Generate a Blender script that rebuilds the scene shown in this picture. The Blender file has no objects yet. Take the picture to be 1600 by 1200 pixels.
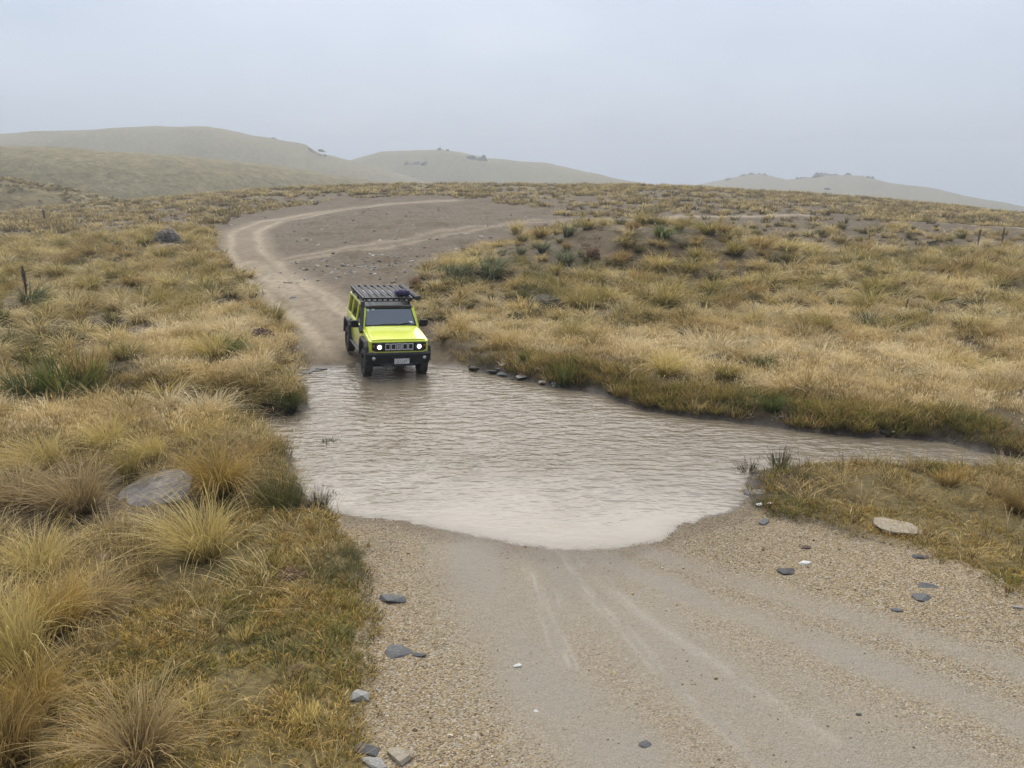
import bpy, bmesh, math, random
import numpy as np
from mathutils import Vector, Matrix

R = math.radians
scene = bpy.context.scene
COL = scene.collection

# ------------------------------------------------------------------ camera
cam_data = bpy.data.cameras.new("camera")
cam_data.sensor_width = 36.0
cam_data.angle = R(68.0)
cam_data.clip_start = 0.1
cam_data.clip_end = 6000.0
cam = bpy.data.objects.new("camera", cam_data)
cam.location = (0.0, 0.0, 4.6)
cam.rotation_euler = (R(90 - 15.5), 0, 0)
COL.objects.link(cam)
scene.camera = cam

# ------------------------------------------------------------------ sky
SUN_EL, SUN_AZ = R(54), R(-10)          # azimuth measured from +Y towards +X
world = bpy.data.worlds.new("World")
scene.world = world
world.use_nodes = True
wt = world.node_tree
wt.nodes.clear()
def wn(kind, **kw):
    n = wt.nodes.new(kind)
    for k, v in kw.items():
        setattr(n, k, v)
    return n
w_out = wn("ShaderNodeOutputWorld")
w_bg = wn("ShaderNodeBackground")
w_bg.inputs["Strength"].default_value = 0.1
w_sky = wn("ShaderNodeTexSky", sky_type="NISHITA", sun_disc=False)
w_sky.sun_elevation = SUN_EL
w_sky.sun_rotation = SUN_AZ
w_sky.air_density = 1.0
w_sky.dust_density = 3.0
w_co = wn("ShaderNodeTexCoord")
w_map = wn("ShaderNodeMapping")
w_map.inputs["Scale"].default_value = (1.0, 1.0, 2.6)
w_noise = wn("ShaderNodeTexNoise")
w_noise.inputs["Scale"].default_value = 1.7
w_noise.inputs["Detail"].default_value = 5.0
w_noise.inputs["Roughness"].default_value = 0.5
w_ramp = wn("ShaderNodeValToRGB")
w_ramp.color_ramp.elements[0].position = 0.30
w_ramp.color_ramp.elements[0].color = (1.60, 1.91, 2.43, 1)
w_ramp.color_ramp.elements[1].position = 0.72
w_ramp.color_ramp.elements[1].color = (2.54, 2.75, 3.19, 1)
w_mix = wn("ShaderNodeMix", data_type="RGBA")
w_mix.inputs["Factor"].default_value = 0.9        # cloud cover
L = wt.links.new
L(w_co.outputs["Generated"], w_map.inputs["Vector"])
L(w_map.outputs["Vector"], w_noise.inputs["Vector"])
L(w_noise.outputs["Fac"], w_ramp.inputs["Fac"])
L(w_sky.outputs["Color"], w_mix.inputs["A"])
L(w_ramp.outputs["Color"], w_mix.inputs["B"])
L(w_mix.outputs["Result"], w_bg.inputs["Color"])
L(w_bg.outputs["Background"], w_out.inputs["Surface"])

# ------------------------------------------------------------------ sun behind the cloud
sun_data = bpy.data.lights.new("sun", "SUN")
sun_data.energy = 1.5
sun_data.angle = R(70)
sun_data.color = (1.0, 0.94, 0.85)
sun = bpy.data.objects.new("sun", sun_data)
sd = Vector((math.sin(SUN_AZ) * math.cos(SUN_EL), math.cos(SUN_AZ) * math.cos(SUN_EL), math.sin(SUN_EL)))
sun.rotation_euler = sd.to_track_quat("Z", "Y").to_euler()
sun.location = (0, 0, 60)
COL.objects.link(sun)

vs = scene.view_settings
vs.view_transform = "Standard"
vs.look = "None"
vs.exposure = 1.45
vs.gamma = 1.0
vs.use_curve_mapping = False
scene.cycles.use_denoising = True
scene.cycles.max_bounces = 8
scene.cycles.diffuse_bounces = 2
scene.cycles.glossy_bounces = 3
scene.cycles.transmission_bounces = 6
scene.cycles.volume_bounces = 0
scene.cycles.sample_clamp_indirect = 4.0

# ------------------------------------------------------------------ terrain mathematics
# >>>TERRAIN
def vnoise(x, y, seed=0):
    xi = np.floor(x); yi = np.floor(y)
    fx = x - xi; fy = y - yi
    fx = fx * fx * (3 - 2 * fx); fy = fy * fy * (3 - 2 * fy)
    def h(i, j):
        v = np.sin(i * 127.1 + j * 311.7 + seed * 74.7) * 43758.5453
        return v - np.floor(v)
    a = h(xi, yi); b = h(xi + 1, yi); c = h(xi, yi + 1); d = h(xi + 1, yi + 1)
    return (a * (1 - fx) + b * fx) * (1 - fy) + (c * (1 - fx) + d * fx) * fy

def fbm(x, y, seed=0, octs=4, rough=0.5):
    t = 0.0; a = 1.0; n = 0.0; f = 1.0
    for o in range(octs):
        t = t + a * vnoise(x * f + 13.7 * o, y * f - 7.3 * o, seed + o * 5)
        n += a; a *= rough; f *= 2.03
    return t / n

def sstep(e0, e1, x):
    t = np.clip((x - e0) / (e1 - e0), 0, 1)
    return t * t * (3 - 2 * t)

def poly_sd(x, y, poly):
    """signed distance to a closed polygon, positive inside"""
    P = np.array(poly, float)
    shp = np.shape(x)
    x = np.ravel(np.asarray(x, float)); y = np.ravel(np.asarray(y, float))
    best = np.full(x.shape, 1e18); inside = np.zeros(x.shape, bool)
    n = len(P)
    for i in range(n):
        ax, ay = P[i]; bx, by = P[(i + 1) % n]
        dx, dy = bx - ax, by - ay
        t = np.clip(((x - ax) * dx + (y - ay) * dy) / (dx * dx + dy * dy + 1e-12), 0, 1)
        d2 = (x - ax - t * dx) ** 2 + (y - ay - t * dy) ** 2
        best = np.minimum(best, d2)
        c = ((ay > y) != (by > y)) & (x < (bx - ax) * (y - ay) / (by - ay + 1e-18) + ax)
        inside ^= c
    d = np.sqrt(best)
    return np.where(inside, d, -d).reshape(shp)

def line_d(x, y, pts):
    """distance to an open polyline, and running length at the nearest point"""
    P = np.array(pts, float)
    best = np.full(np.shape(x), 1e18); run = np.zeros(np.shape(x)); side = np.zeros(np.shape(x))
    acc = 0.0
    for i in range(len(P) - 1):
        ax, ay = P[i]; bx, by = P[i + 1]
        dx, dy = bx - ax, by - ay
        l = math.hypot(dx, dy)
        t = np.clip(((x - ax) * dx + (y - ay) * dy) / (l * l), 0, 1)
        ex = x - ax - t * dx; ey = y - ay - t * dy
        d2 = ex * ex + ey * ey
        m = d2 < best
        best = np.where(m, d2, best)
        run = np.where(m, acc + t * l, run)
        side = np.where(m, np.sign(dx * ey - dy * ex), side)
        acc += l
    return np.sqrt(best), run, side

WATER = [(-5.03, 17.5), (-4.85, 16.59), (-4.38, 15.47), (-4.14, 14.65), (-4.54, 14.23), (-5.47, 14.1), (-7.5, 14.25), (-7.5, 13.8),
         (-5.74, 13.65), (-5.24, 13.3), (-4.54, 13.1), (-4.01, 12.42), (-3.45, 11.39), (-3.16, 10.5), (-2.63, 9.87),
         (-2.13, 9.67), (-1.4, 9.47), (-0.68, 9.2), (0.0, 8.89), (0.57, 8.7), (1.22, 8.73), (1.91, 8.94), (2.24, 9.33),
         (3.18, 9.9), (3.51, 10.45), (3.65, 11.04), (3.96, 11.39), (4.44, 11.58), (5.29, 11.75), (6.28, 11.61), (7.17, 11.65),
         (7.87, 11.5), (8.35, 11.6), (8.6, 11.8),
         (8.14, 12.17), (7.69, 12.65), (6.9, 12.88), (5.84, 13.09), (4.81, 13.53), (4.07, 13.91), (3.28, 14.23), (2.59, 14.65),
         (1.68, 15.96), (0.72, 16.53), (-0.3, 17.38), (-1.24, 17.87), (-2.21, 18.2), (-3.78, 18.25), (-4.68, 17.93)]
GRAVEL = [(-2.75, 10.2), (-2.3, 9.2), (-1.85, 8.16), (-1.7, 7.31), (-1.38, 6.49), (-1.21, 5.73), (-1.19, 5.17), (-1.1, 4.3),
          (-1.0, 2.0), (-0.6, -8.0), (9.0, -8.0), (9.0, 3.0), (7.0, 5.6), (5.6, 7.0), (5.33, 7.39), (5.22, 7.95), (5.0, 8.5), (4.42, 9.03),
          (4.02, 9.5), (3.6, 9.8), (3.5, 10.6), (0.5, 12.5), (-2.2, 12.0)]
DIRT = [(-5.29, 16.6), (-5.6, 18.9), (-6.6, 21.36), (-8.97, 26.42), (-15.38, 40.45), (-20.09, 51.8), (-24.01, 64.61), (-23.98, 76.72), (-18.57, 92.0),
        (-7.25, 90.0), (2.98, 75.0), (5.0, 62.0), (0.5, 48.0), (-2.2, 40.12), (-3.7, 31.79), (-3.7, 26.5), (-2.4, 20.87),
        (-1.4, 18.6), (-0.7, 17.5), (-1.5, 16.0)]
ROAD = [(-2.9, 16.2), (-3.3, 18.1), (-4.77, 21.36), (-7.0, 25.74), (-10.55, 32.98), (-15.31, 44.0), (-18.6, 54.0), (-19.6, 63.0), (-18.0, 73.0), (-13.0, 81.5),
        (-6.5, 86.5), (4.0, 92.0), (20.0, 101.0)]
TRACK2 = [(-12.2, 37.5), (-8.54, 42.63), (-5.04, 49.5), (0.0, 57.0), (6.0, 61.5), (16.0, 64.0), (30.0, 63.0), (50.0, 60.0)]

RIDGE_F = 1186.05
def hill(x, y, pts, dist, width, floor):
    """a ridge whose skyline runs through (bearing x/y, height) points at about `dist` metres"""
    u = x / np.maximum(y, 1.0)
    us = np.array([p[0] for p in pts]); hs = np.array([p[1] for p in pts])
    crest = np.interp(u, us, hs)
    r = np.hypot(x, y)
    d0 = dist * (1 + 0.10 * np.sin(u * 5.0 + dist))
    b = np.exp(-((r - d0) / width) ** 2)
    return np.where(y > 1.0, floor + (crest - floor) * b, floor)

MIDHILL = [(-2.5, 16), (-1.2, 12), (-0.65, 11.4), (-0.55, 11.0), (-0.42, 9.2), (-0.30, 6.8), (-0.23, 4.6), (-0.17, 2.3), (-0.10, -4), (0.1, -25), (3, -30)]
SPUR = [(-2.5, 12), (-0.9, 6.2), (-0.65, 4.0), (-0.58, 2.6), (-0.5, 0.0), (-0.42, -3.0), (-0.3, -9), (0, -22), (3, -22)]
BIGHILL = [(-3, 30), (-1.0, 34), (-0.65, 31.8), (-0.57, 34), (-0.447, 39.5), (-0.382, 39.8), (-0.325, 32.8), (-0.26, 25.5), (-0.244, 20), (-0.21, 15), (-0.14, 4), (-0.05, -15), (0.2, -40), (3, -40)]
CENHILL = [(-3, -40), (-0.32, -12), (-0.24, 8), (-0.195, 19.5), (-0.165, 25), (-0.09, 26), (-0.06, 23), (-0.03, 17.5), (0.04, 14), (0.08, 8), (0.122, 1.5), (0.165, -3), (0.21, -8), (0.35, -30), (3, -40)]
RIGHTHILL = [(-3, -40), (0.16, -30), (0.2, -15), (0.228, -9.5), (0.268, -2.5), (0.317, 4.0), (0.35, -1.0), (0.375, 0.0), (0.406, 2.2), (0.44, 2.2), (0.48, -4.0), (0.57, -13), (0.65, -24), (1.0, -70), (3, -76)]
BASE_Y = np.array([-400, -60, -20, 0, 3, 5, 8, 14, 20, 30, 42, 60, 78, 100, 128, 145, 170, 210, 300, 3000], float)
BASE_Z = np.array([8.0, 5.0, 3.4, 1.3, 0.62, 0.42, 0.30, 0.34, 0.40, 0.40, 0.45, 1.10, 1.5, 2.25, 2.95, 2.7, 0.0, -9.0, -34.0, -80.0])
def smooth_base(y):
    # average of a few shifted linear interpolations = rounded corners
    k = np.maximum(0.06 * np.abs(y), 0.6)
    return sum(np.interp(y + s * k, BASE_Y, BASE_Z) for s in (-1.2, -0.6, 0, 0.6, 1.2)) / 5

def m_gravel(x, y, sd=None):
    n = (fbm(x * 1.7, y * 1.7, 3) - 0.5) * 0.55 + (fbm(x * 7, y * 7, 4, 3) - 0.5) * 0.25
    d = poly_sd(x, y, GRAVEL) + n
    return sstep(-0.10, 0.12, d)

def m_dirt(x, y):
    far = np.clip(y / 40, 0.3, 2.0)
    n = (fbm(x * 0.8, y * 0.8, 31) - 0.5) * 1.6 * far + (fbm(x * 4, y * 4, 33, 3) - 0.5) * 0.6 * far
    d = poly_sd(x, y, DIRT) + n
    return sstep(-0.3 , 0.3, d)

def water_sd(x, y):
    soft = 1 - 0.7 * np.clip(sstep(9.6, 9.2, y) + 0.0, 0, 1) * (x > -3) * (x < 3.4)
    n = ((fbm(x * 1.9, y * 1.9, 8) - 0.5) * 0.28 + (fbm(x * 6, y * 6, 9, 3) - 0.5) * 0.10) * soft
    return poly_sd(x, y, WATER) + n

def height(x, y):
    x = np.asarray(x, float); y = np.asarray(y, float)
    b = smooth_base(y)
    lat = 5.2 * (x / 88.0) ** 2
    b = b - np.minimum(lat, 25) * sstep(15, 70, y)
    far_f = sstep(100, 220, np.hypot(x, y))
    # mound of the right side with the big tussocks
    mx = (x - 6.2) / 6.6; my = (y - 37.5) / 5.2
    mound = np.exp(-(mx * mx + my * my) ** 1.3) * 1.75
    mx = (x + 1.6) / 3.4; my = (y - 31.0) / 3.6
    mound = mound + np.exp(-(mx * mx + my * my)) * 0.55
    # terrace scarp of the right side
    b = b + 0.25 * sstep(44, 47, y + 2 * np.sin(x * 0.13)) * sstep(6, 16, x) * (1 - sstep(75, 100, y))
    # broad hummocks and small lumps
    und = (fbm(x * 0.09, y * 0.09, 1) - 0.5) * 0.9 * sstep(22, 60, y) + (fbm(x * 0.35, y * 0.35, 2) - 0.5) * 0.30 * sstep(3, 14, y + np.abs(x))
    lump = (fbm(x * 1.3, y * 1.3, 5, 3) - 0.5) * 0.16
    g = m_gravel(x, y); dr = m_dirt(x, y)
    hard = np.maximum(g, dr)
    fine = (fbm(x * 5, y * 5, 6, 3) - 0.5) * 0.035
    z = b + mound + und * (1 - 0.6 * hard) + (lump + fine) * (1 - 0.85 * hard) * (1 - far_f)
    # far road: a bench, with two wheel ruts
    dd, run, side = line_d(x, y, ROAD)
    rut = np.exp(-((dd - 0.75) / 0.22) ** 2) * 0.05 * (dd < 2.5)
    z = z - rut * dr * sstep(17, 22, y)
    z = z - dr * sstep(2.5, 0.8, dd) * 0.10
    z = z + dr * sstep(2.2, 4.5, dd) * (fbm(x * 0.6, y * 0.6, 14) - 0.35) * 0.5 * sstep(22, 34, y)
    # left meadow: a bit higher towards the left
    z = z + 0.22 * sstep(-2.5, -8, x) * (1 - sstep(18, 34, y)) * (1 - hard)
    # the low spit between ford and stream
    z = z * (1 - 0.58 * (x > 2.5) * sstep(12.3, 11.7, y) * sstep(7.4, 9.2, y))
    # near gravel wheel ruts
    for pts, w, dep in NEAR_RUTS:
        d1, _, _ = line_d(x, y, pts)
        z = z - np.exp(-(d1 / w) ** 2) * dep * g
    # water
    s = -water_sd(x, y)                       # >0 outside
    wid = 0.75 + 3.6 * hard
    rise = sstep(0, 1, np.clip(s / wid, 0, 1) * 0.5 + 0.0) * 2.0     # starts with a slope
    rise = np.clip(s / wid, 0, 1); rise = rise * (1.6 - 0.6 * rise)
    zout = np.where(s < wid, z * np.clip(rise, 0, 1), z)
    zin = -np.minimum(0.30, np.abs(s) * (0.40 - 0.30 * hard)) - 0.004
    zz = np.where(s > 0, np.where(s < 6.0, np.maximum(zout, 0.004), zout), zin)
    # the level spot where the car stands
    c, s_ = math.cos(-0.356), math.sin(-0.356)
    lx = (x + 3.22) * c - (y - 18.57) * s_; ly = (x + 3.22) * s_ + (y - 18.57) * c
    kc = np.exp(-((lx / 1.5) ** 4 + (ly / 2.0) ** 4))
    near = zz * (1 - kc) + (-0.008 + 0.012 * np.clip(ly, -1.5, 1.5)) * kc
    hl = np.maximum.reduce([hill(x, y, SPUR, 165, 45, -76), hill(x, y, MIDHILL, 265, 85, -76), hill(x, y, BIGHILL, 620, 190, -76),
                            hill(x, y, CENHILL, 700, 190, -76), hill(x, y, RIGHTHILL, 900, 230, -76)])
    rr = np.hypot(x, y)
    hl = hl + (fbm(x * 0.02, y * 0.02, 21) - 0.5) * 5.0 * sstep(140, 400, rr) + (fbm(x * 0.09, y * 0.09, 22) - 0.5) * 1.2 * sstep(120, 250, rr)
    k = sstep(110, 135, rr)
    return np.where(rr > 110, np.maximum(near, hl) * k + near * (1 - k), near)

NEAR_RUTS = [([(0.63, 8.38), (0.77, 7.8), (0.95, 7.14), (1.22, 6.26), (1.43, 5.54), (1.66, 4.95), (1.79, 4.57), (2.6, 2.0)], 0.16, -0.012),
             ([(1.24, 8.29), (2.07, 7.26), (2.81, 6.46), (3.43, 5.79), (4.06, 5.02), (4.33, 4.69), (6, 2.5)], 0.45, 0.03),
             ([(0.78, 8.34), (1.34, 7.02), (2.0, 5.79), (2.49, 4.88), (2.64, 4.57), (3.4, 3)], 0.2, 0.02),
             ([(-0.8, 8.67), (-0.27, 7.14), (0.28, 5.62), (0.65, 4.88), (0.8, 4.57), (1.2, 3.0)], 0.5, 0.025)]
SILT = [([(0.60, 8.6), (0.63, 8.38), (0.77, 7.8), (0.95, 7.14), (1.22, 6.26), (1.43, 5.54), (1.66, 4.95), (1.79, 4.57), (2.6, 2.0)], 0.11, 0.9),
        ([(0.19, 8.2), (0.31, 7.26), (0.43, 6.56), (0.53, 5.97)], 0.09, 0.9),
        ([(0.44, 7.6), (0.51, 6.56), (0.62, 5.9)], 0.07, 0.75),
        ([(1.0, 8.6), (2.07, 7.26), (2.81, 6.46), (3.43, 5.79), (4.06, 5.02), (4.33, 4.69), (6, 2.5)], 0.38, 0.9),
        ([(0.8, 8.5), (1.34, 7.02), (2.0, 5.79), (2.49, 4.88), (2.64, 4.57), (3.4, 3)], 0.17, 0.7),
        ([(-0.5, 8.9), (-0.1, 7.14), (0.36, 5.62), (0.75, 4.88), (0.9, 4.57), (1.3, 3.0)], 0.66, 0.9),
        ([(1.6, 8.7), (2.6, 7.6), (3.6, 6.6), (4.6, 5.6), (5.6, 4.6)], 0.30, 0.7),
        ([(0.4, 8.8), (0.9, 7.4), (1.6, 6.0), (2.4, 4.8), (3.2, 3.6)], 1.15, 0.80)]
def m_silt(x, y):
    t = np.zeros(np.shape(x))
    wob = (fbm(x * 3, y * 1.2, 40) - 0.5) * 0.16
    for pts, w, a in SILT:
        d, run, _ = line_d(x + wob, y, pts)
        t = np.maximum(t, a * np.exp(-(d / w) ** 2) * sstep(0.0, 0.25, run + 0.15))
    return np.clip(t * (0.72 + 0.75 * fbm(x * 2.2, y * 0.9, 41)), 0, 1)
def m_streak(x, y):
    t = np.zeros(np.shape(x))
    wob = (fbm(x * 3, y * 1.2, 40) - 0.5) * 0.12
    for pts, w, a in SILT[:3] + [SILT[4]]:
        for off, k in ((0, 1.0), (.07, .6), (-.06, .5)):
            d, run, _ = line_d(x + wob + off, y, pts)
            t = np.maximum(t, k * a * np.exp(-(d / (w * .28)) ** 2) * sstep(.42, .62, fbm(x * 5 + off * 50, y * 1.1, 43)))
    return np.clip(t, 0, 1)
def zone_gold(x, y):
    """where the pale straw-coloured grass dominates"""
    s = -water_sd(x, y)
    a = sstep(0.9, 1.8, s) * (1 - sstep(19.5, 24.5, y + (fbm(x * .3, y * .3, 51) - .5) * 6)) * sstep(-2.5, -1.0, x) * sstep(11, 12.5, y)
    b = sstep(14.2, 15.2, y + (x + 6) * 0.15) * (1 - sstep(20.5, 24, y + (fbm(x * .4, y * .4, 52) - .5) * 4)) * sstep(-10.2, -8.6, x) * (1 - sstep(-4.4, -4.0, x))
    c = sstep(11.1, 11.8, y) * (1 - sstep(13.6, 14.6, y)) * (1 - sstep(-5.0, -4.2, x))
    return np.clip(np.maximum.reduce([a, b, c]), 0, 1)
def zone_turf(x, y):
    """short cropped turf beside the gravel"""
    a = sstep(-4.6, -3.4, x + (fbm(x, y, 55) - .5) * 1.2) * (1 - sstep(9.4, 10.2, y)) * (x < 1)
    b = (x > 2.5) * (1 - sstep(11.6, 12.0, y))
    return np.clip(np.maximum(a, b), 0, 1)
# <<<TERRAIN

# ------------------------------------------------------------------ material helpers
class NT:
    """small wrapper for writing node materials"""
    def __init__(self, name):
        self.mat = bpy.data.materials.new(name)
        self.mat.use_nodes = True
        self.t = self.mat.node_tree
        self.t.nodes.clear()
        self.out = self.t.nodes.new("ShaderNodeOutputMaterial")
    def n(self, kind, **kw):
        nd = self.t.nodes.new(kind)
        for k, v in kw.items():
            setattr(nd, k, v)
        return nd
    def put(self, sock, v):
        if isinstance(v, bpy.types.NodeSocket):
            self.t.links.new(v, sock)
        elif v is not None:
            if isinstance(v, (tuple, list)) and len(v) == 3 and sock.type == "RGBA":
                v = (*v, 1)
            sock.default_value = v
    def attr(self, name, kind="GEOMETRY", out="Fac"):
        a = self.n("ShaderNodeAttribute", attribute_name=name, attribute_type=kind)
        return a.outputs[out]
    def coord(self, out="Object"):
        return self.n("ShaderNodeTexCoord").outputs[out]
    def mapping(self, vec, scale=(1, 1, 1), rot=(0, 0, 0), loc=(0, 0, 0)):
        m = self.n("ShaderNodeMapping")
        self.put(m.inputs["Vector"], vec)
        m.inputs["Scale"].default_value = scale
        m.inputs["Rotation"].default_value = rot
        m.inputs["Location"].default_value = loc
        return m.outputs["Vector"]
    def noise(self, scale, detail=4, rough=0.55, vec=None, out="Fac", dist=0.0):
        nd = self.n("ShaderNodeTexNoise")
        nd.inputs["Scale"].default_value = scale
        nd.inputs["Detail"].default_value = detail
        nd.inputs["Roughness"].default_value = rough
        nd.inputs["Distortion"].default_value = dist
        if vec is not None:
            self.put(nd.inputs["Vector"], vec)
        return nd.outputs[out]
    def voronoi(self, scale, vec=None, feature="F1", out="Distance", rand=1.0):
        nd = self.n("ShaderNodeTexVoronoi", feature=feature)
        nd.inputs["Scale"].default_value = scale
        nd.inputs["Randomness"].default_value = rand
        if vec is not None:
            self.put(nd.inputs["Vector"], vec)
        return nd.outputs[out]
    def ramp(self, fac, stops, interp="LINEAR"):
        r = self.n("ShaderNodeValToRGB")
        cr = r.color_ramp
        cr.interpolation = interp
        while len(cr.elements) < len(stops):
            cr.elements.new(0.5)
        for e, (p, c) in zip(cr.elements, stops):
            e.position = p
            e.color = (*c, 1) if len(c) == 3 else c
        self.put(r.inputs["Fac"], fac)
        return r.outputs["Color"]
    def mix(self, fac, a, b, blend="MIX"):
        m = self.n("ShaderNodeMix", data_type="RGBA", blend_type=blend)
        self.put(m.inputs["Factor"], fac)
        self.put(m.inputs["A"], a); self.put(m.inputs["B"], b)
        return m.outputs["Result"]
    def math(self, op, a, b=None, c=None, clamp=False):
        m = self.n("ShaderNodeMath", operation=op, use_clamp=clamp)
        self.put(m.inputs[0], a)
        if b is not None: self.put(m.inputs[1], b)
        if c is not None: self.put(m.inputs[2], c)
        return m.outputs[0]
    def bump(self, height, strength=0.5, distance=0.02, normal=None):
        b = self.n("ShaderNodeBump")
        self.put(b.inputs["Strength"], strength)
        self.put(b.inputs["Distance"], distance)
        self.put(b.inputs["Height"], height)
        if normal is not None: self.put(b.inputs["Normal"], normal)
        return b.outputs["Normal"]
    def bsdf(self, color=(0.5, 0.5, 0.5), rough=0.6, metal=0.0, spec=0.5, normal=None, **extra):
        p = self.n("ShaderNodeBsdfPrincipled")
        self.put(p.inputs["Base Color"], color)
        self.put(p.inputs["Roughness"], rough)
        self.put(p.inputs["Metallic"], metal)
        self.put(p.inputs["Specular IOR Level"], spec)
        if normal is not None: self.put(p.inputs["Normal"], normal)
        for k, v in extra.items():
            self.put(p.inputs[k.replace("_", " ")], v)
        return p.outputs["BSDF"]
    def end(self, sh):
        self.t.links.new(sh, self.out.inputs["Surface"])
        return self.mat

def simple_mat(name, col, rough=0.5, metal=0.0, spec=0.5, var=0.12, scale=6.0, bump=0.0, bscale=60.0, dirt=None, **extra):
    m = NT(name)
    co = m.coord()
    v = m.noise(scale, 4, 0.6, co)
    lo = tuple(c * (1 - var) for c in col); hi = tuple(min(1, c * (1 + var)) for c in col)
    c = m.ramp(v, [(0.3, lo), (0.7, hi)])
    if dirt:
        dcol, amt = dirt
        d = m.ramp(m.noise(3.1, 6, 0.65, co), [(0.45, (0, 0, 0)), (0.75, (amt,) * 3)])
        c = m.mix(d, c, dcol)
    nrm = m.bump(m.noise(bscale, 3, 0.6, co), bump, 0.01) if bump else None
    return m.end(m.bsdf(c, rough, metal, spec, nrm, **extra))

# ------------------------------------------------------------------ ground material
def ground_material():
    m = NT("ground")
    co = m.coord()
    g = m.attr("gravel"); silt = m.attr("silt"); dirt = m.attr("dirt"); track = m.attr("track")
    wet = m.attr("wet"); far = m.attr("far"); turf = m.attr("turf"); bare = m.attr("bare")
    # thatch and soil below the grass, darkened to paint shade into the gaps
    n1 = m.noise(0.7, 5, 0.6, co); n2 = m.noise(14, 4, 0.65, co); n3 = m.noise(90, 3, 0.7, co)
    soil = m.ramp(n2, [(0.25, (0.045, 0.032, 0.017)), (0.5, (0.10, 0.072, 0.036)), (0.75, (0.22, 0.16, 0.085))])
    tcol = m.ramp(n2, [(0.3, (0.075, 0.055, 0.02)), (0.5, (0.13, 0.10, 0.034)), (0.72, (0.22, 0.16, 0.062))])
    soil = m.mix(turf, soil, tcol)
    # distant grass cover
    f1 = m.noise(0.35, 7, 0.72, co); f0 = m.noise(0.012, 4, 0.6, co)
    fv = m.noise(0.9, 4, 0.8, co)
    farc = m.ramp(f1, [(0.32, (0.09, 0.075, 0.036)), (0.5, (0.23, 0.185, 0.088)), (0.68, (0.40, 0.32, 0.155))])
    farc = m.mix(m.ramp(f0, [(0.35, (0, 0, 0)), (0.65, (0.5, 0.5, 0.5))]), farc, (0.29, 0.25, 0.115))
    farc = m.mix(m.ramp(fv, [(0.50, (0, 0, 0)), (0.66, (0.7, 0.7, 0.7))]), farc, (0.10, 0.088, 0.044))
    c = m.mix(far, soil, farc)
    # bare brown earth
    b1 = m.noise(3.2, 6, 0.7, co)
    earth = m.ramp(b1, [(0.28, (0.050, 0.035, 0.019)), (0.5, (0.115, 0.082, 0.046)), (0.74, (0.20, 0.148, 0.086))])
    earth = m.mix(m.ramp(m.voronoi(9, co, out="Distance"), [(0.0, (0.55, 0.55, 0.55)), (0.16, (0, 0, 0))]), earth, (0.30, 0.255, 0.195))
    c = m.mix(bare, c, earth)
    c = m.mix(m.attr("peat"), c, m.ramp(n2, [(0.3, (0.022, 0.015, 0.009)), (0.7, (0.075, 0.052, 0.031))]))
    c = m.mix(dirt, c, earth)
    pale = m.ramp(m.noise(4.5, 6, 0.7, m.mapping(co, (1, 0.45, 1))), [(0.3, (0.23, 0.178, 0.115)), (0.55, (0.36, 0.292, 0.20)), (0.75, (0.46, 0.385, 0.285))])
    c = m.mix(track, c, pale)
    # gravel: small rounded grains, each its own colour
    gcell = m.voronoi(64, co, out="Color")
    sx = m.n("ShaderNodeSeparateColor"); m.put(sx.inputs[0], gcell)
    gr = m.ramp(sx.outputs[0], [(0.0, (0.11, 0.078, 0.046)), (0.2, (0.22, 0.155, 0.08)), (0.45, (0.35, 0.255, 0.13)), (0.68, (0.45, 0.335, 0.18)),
                                (0.86, (0.36, 0.335, 0.29)), (0.97, (0.62, 0.55, 0.42)), (1.0, (0.10, 0.10, 0.105))])
    gd = m.voronoi(64, co, out="Distance")
    gr = m.mix(m.ramp(n1, [(0.4, (0, 0, 0)), (0.7, (0.35, 0.35, 0.35))]), gr, (0.30, 0.25, 0.175))
    c = m.mix(g, c, gr)
    sfine = m.ramp(n3, [(0.3, (0.19, 0.165, 0.128)), (0.5, (0.285, 0.252, 0.20)), (0.72, (0.385, 0.345, 0.278))])
    sm = m.math("MULTIPLY", silt, g)
    sb = m.math("MULTIPLY_ADD", m.noise(11, 5, 0.7, co), 0.9, -0.45)
    sm2 = m.math("ADD", sm, m.math("MULTIPLY", sb, m.math("MULTIPLY", sm, m.math("SUBTRACT", 1.3, sm))), clamp=True)
    c = m.mix(sm2, c, sfine)
    c = m.mix(m.math("MULTIPLY", m.attr("streak"), 0.42), c, (0.47, 0.43, 0.365))
    # wet margin
    c = m.mix(m.math("MULTIPLY", wet, 0.62), c, m.mix(1.0, c, (0.42, 0.37, 0.31), "MULTIPLY"))
    c = m.mix(1.0, c, (0.83, 0.83, 0.83), "MULTIPLY")
    rough = m.math("MULTIPLY_ADD", wet, -0.45, 0.85)
    # relief
    soft = m.math("SUBTRACT", 1.0, m.math("MULTIPLY", sm2, 0.8))
    hg = m.math("MULTIPLY", m.math("MULTIPLY", gd, -1.0), m.math("MULTIPLY", g, soft))
    hh = m.math("ADD", m.math("MULTIPLY", n2, 0.6), m.math("MULTIPLY", b1, 0.8))
    nb = m.bump(hh, 0.5, 0.06)
    nb = m.bump(hg, 0.9, 0.018, nb)
    nb = m.bump(m.math("MULTIPLY", f1, far), 1.0, 0.9, nb)
    return m.end(m.bsdf(c, rough, 0.0, 0.3, nb))

def make_mesh(name, verts, faces, mat=None, smooth=False, attrs=None):
    me = bpy.data.meshes.new(name)
    me.from_pydata([tuple(v) for v in verts], [], [tuple(f) for f in faces])
    if smooth:
        me.shade_smooth()
    if attrs:
        for k, v in attrs.items():
            a = me.attributes.new(k, "FLOAT", "POINT")
            a.data.foreach_set("value", np.asarray(v, np.float32))
    if mat is not None:
        me.materials.append(mat)
    return me

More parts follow.
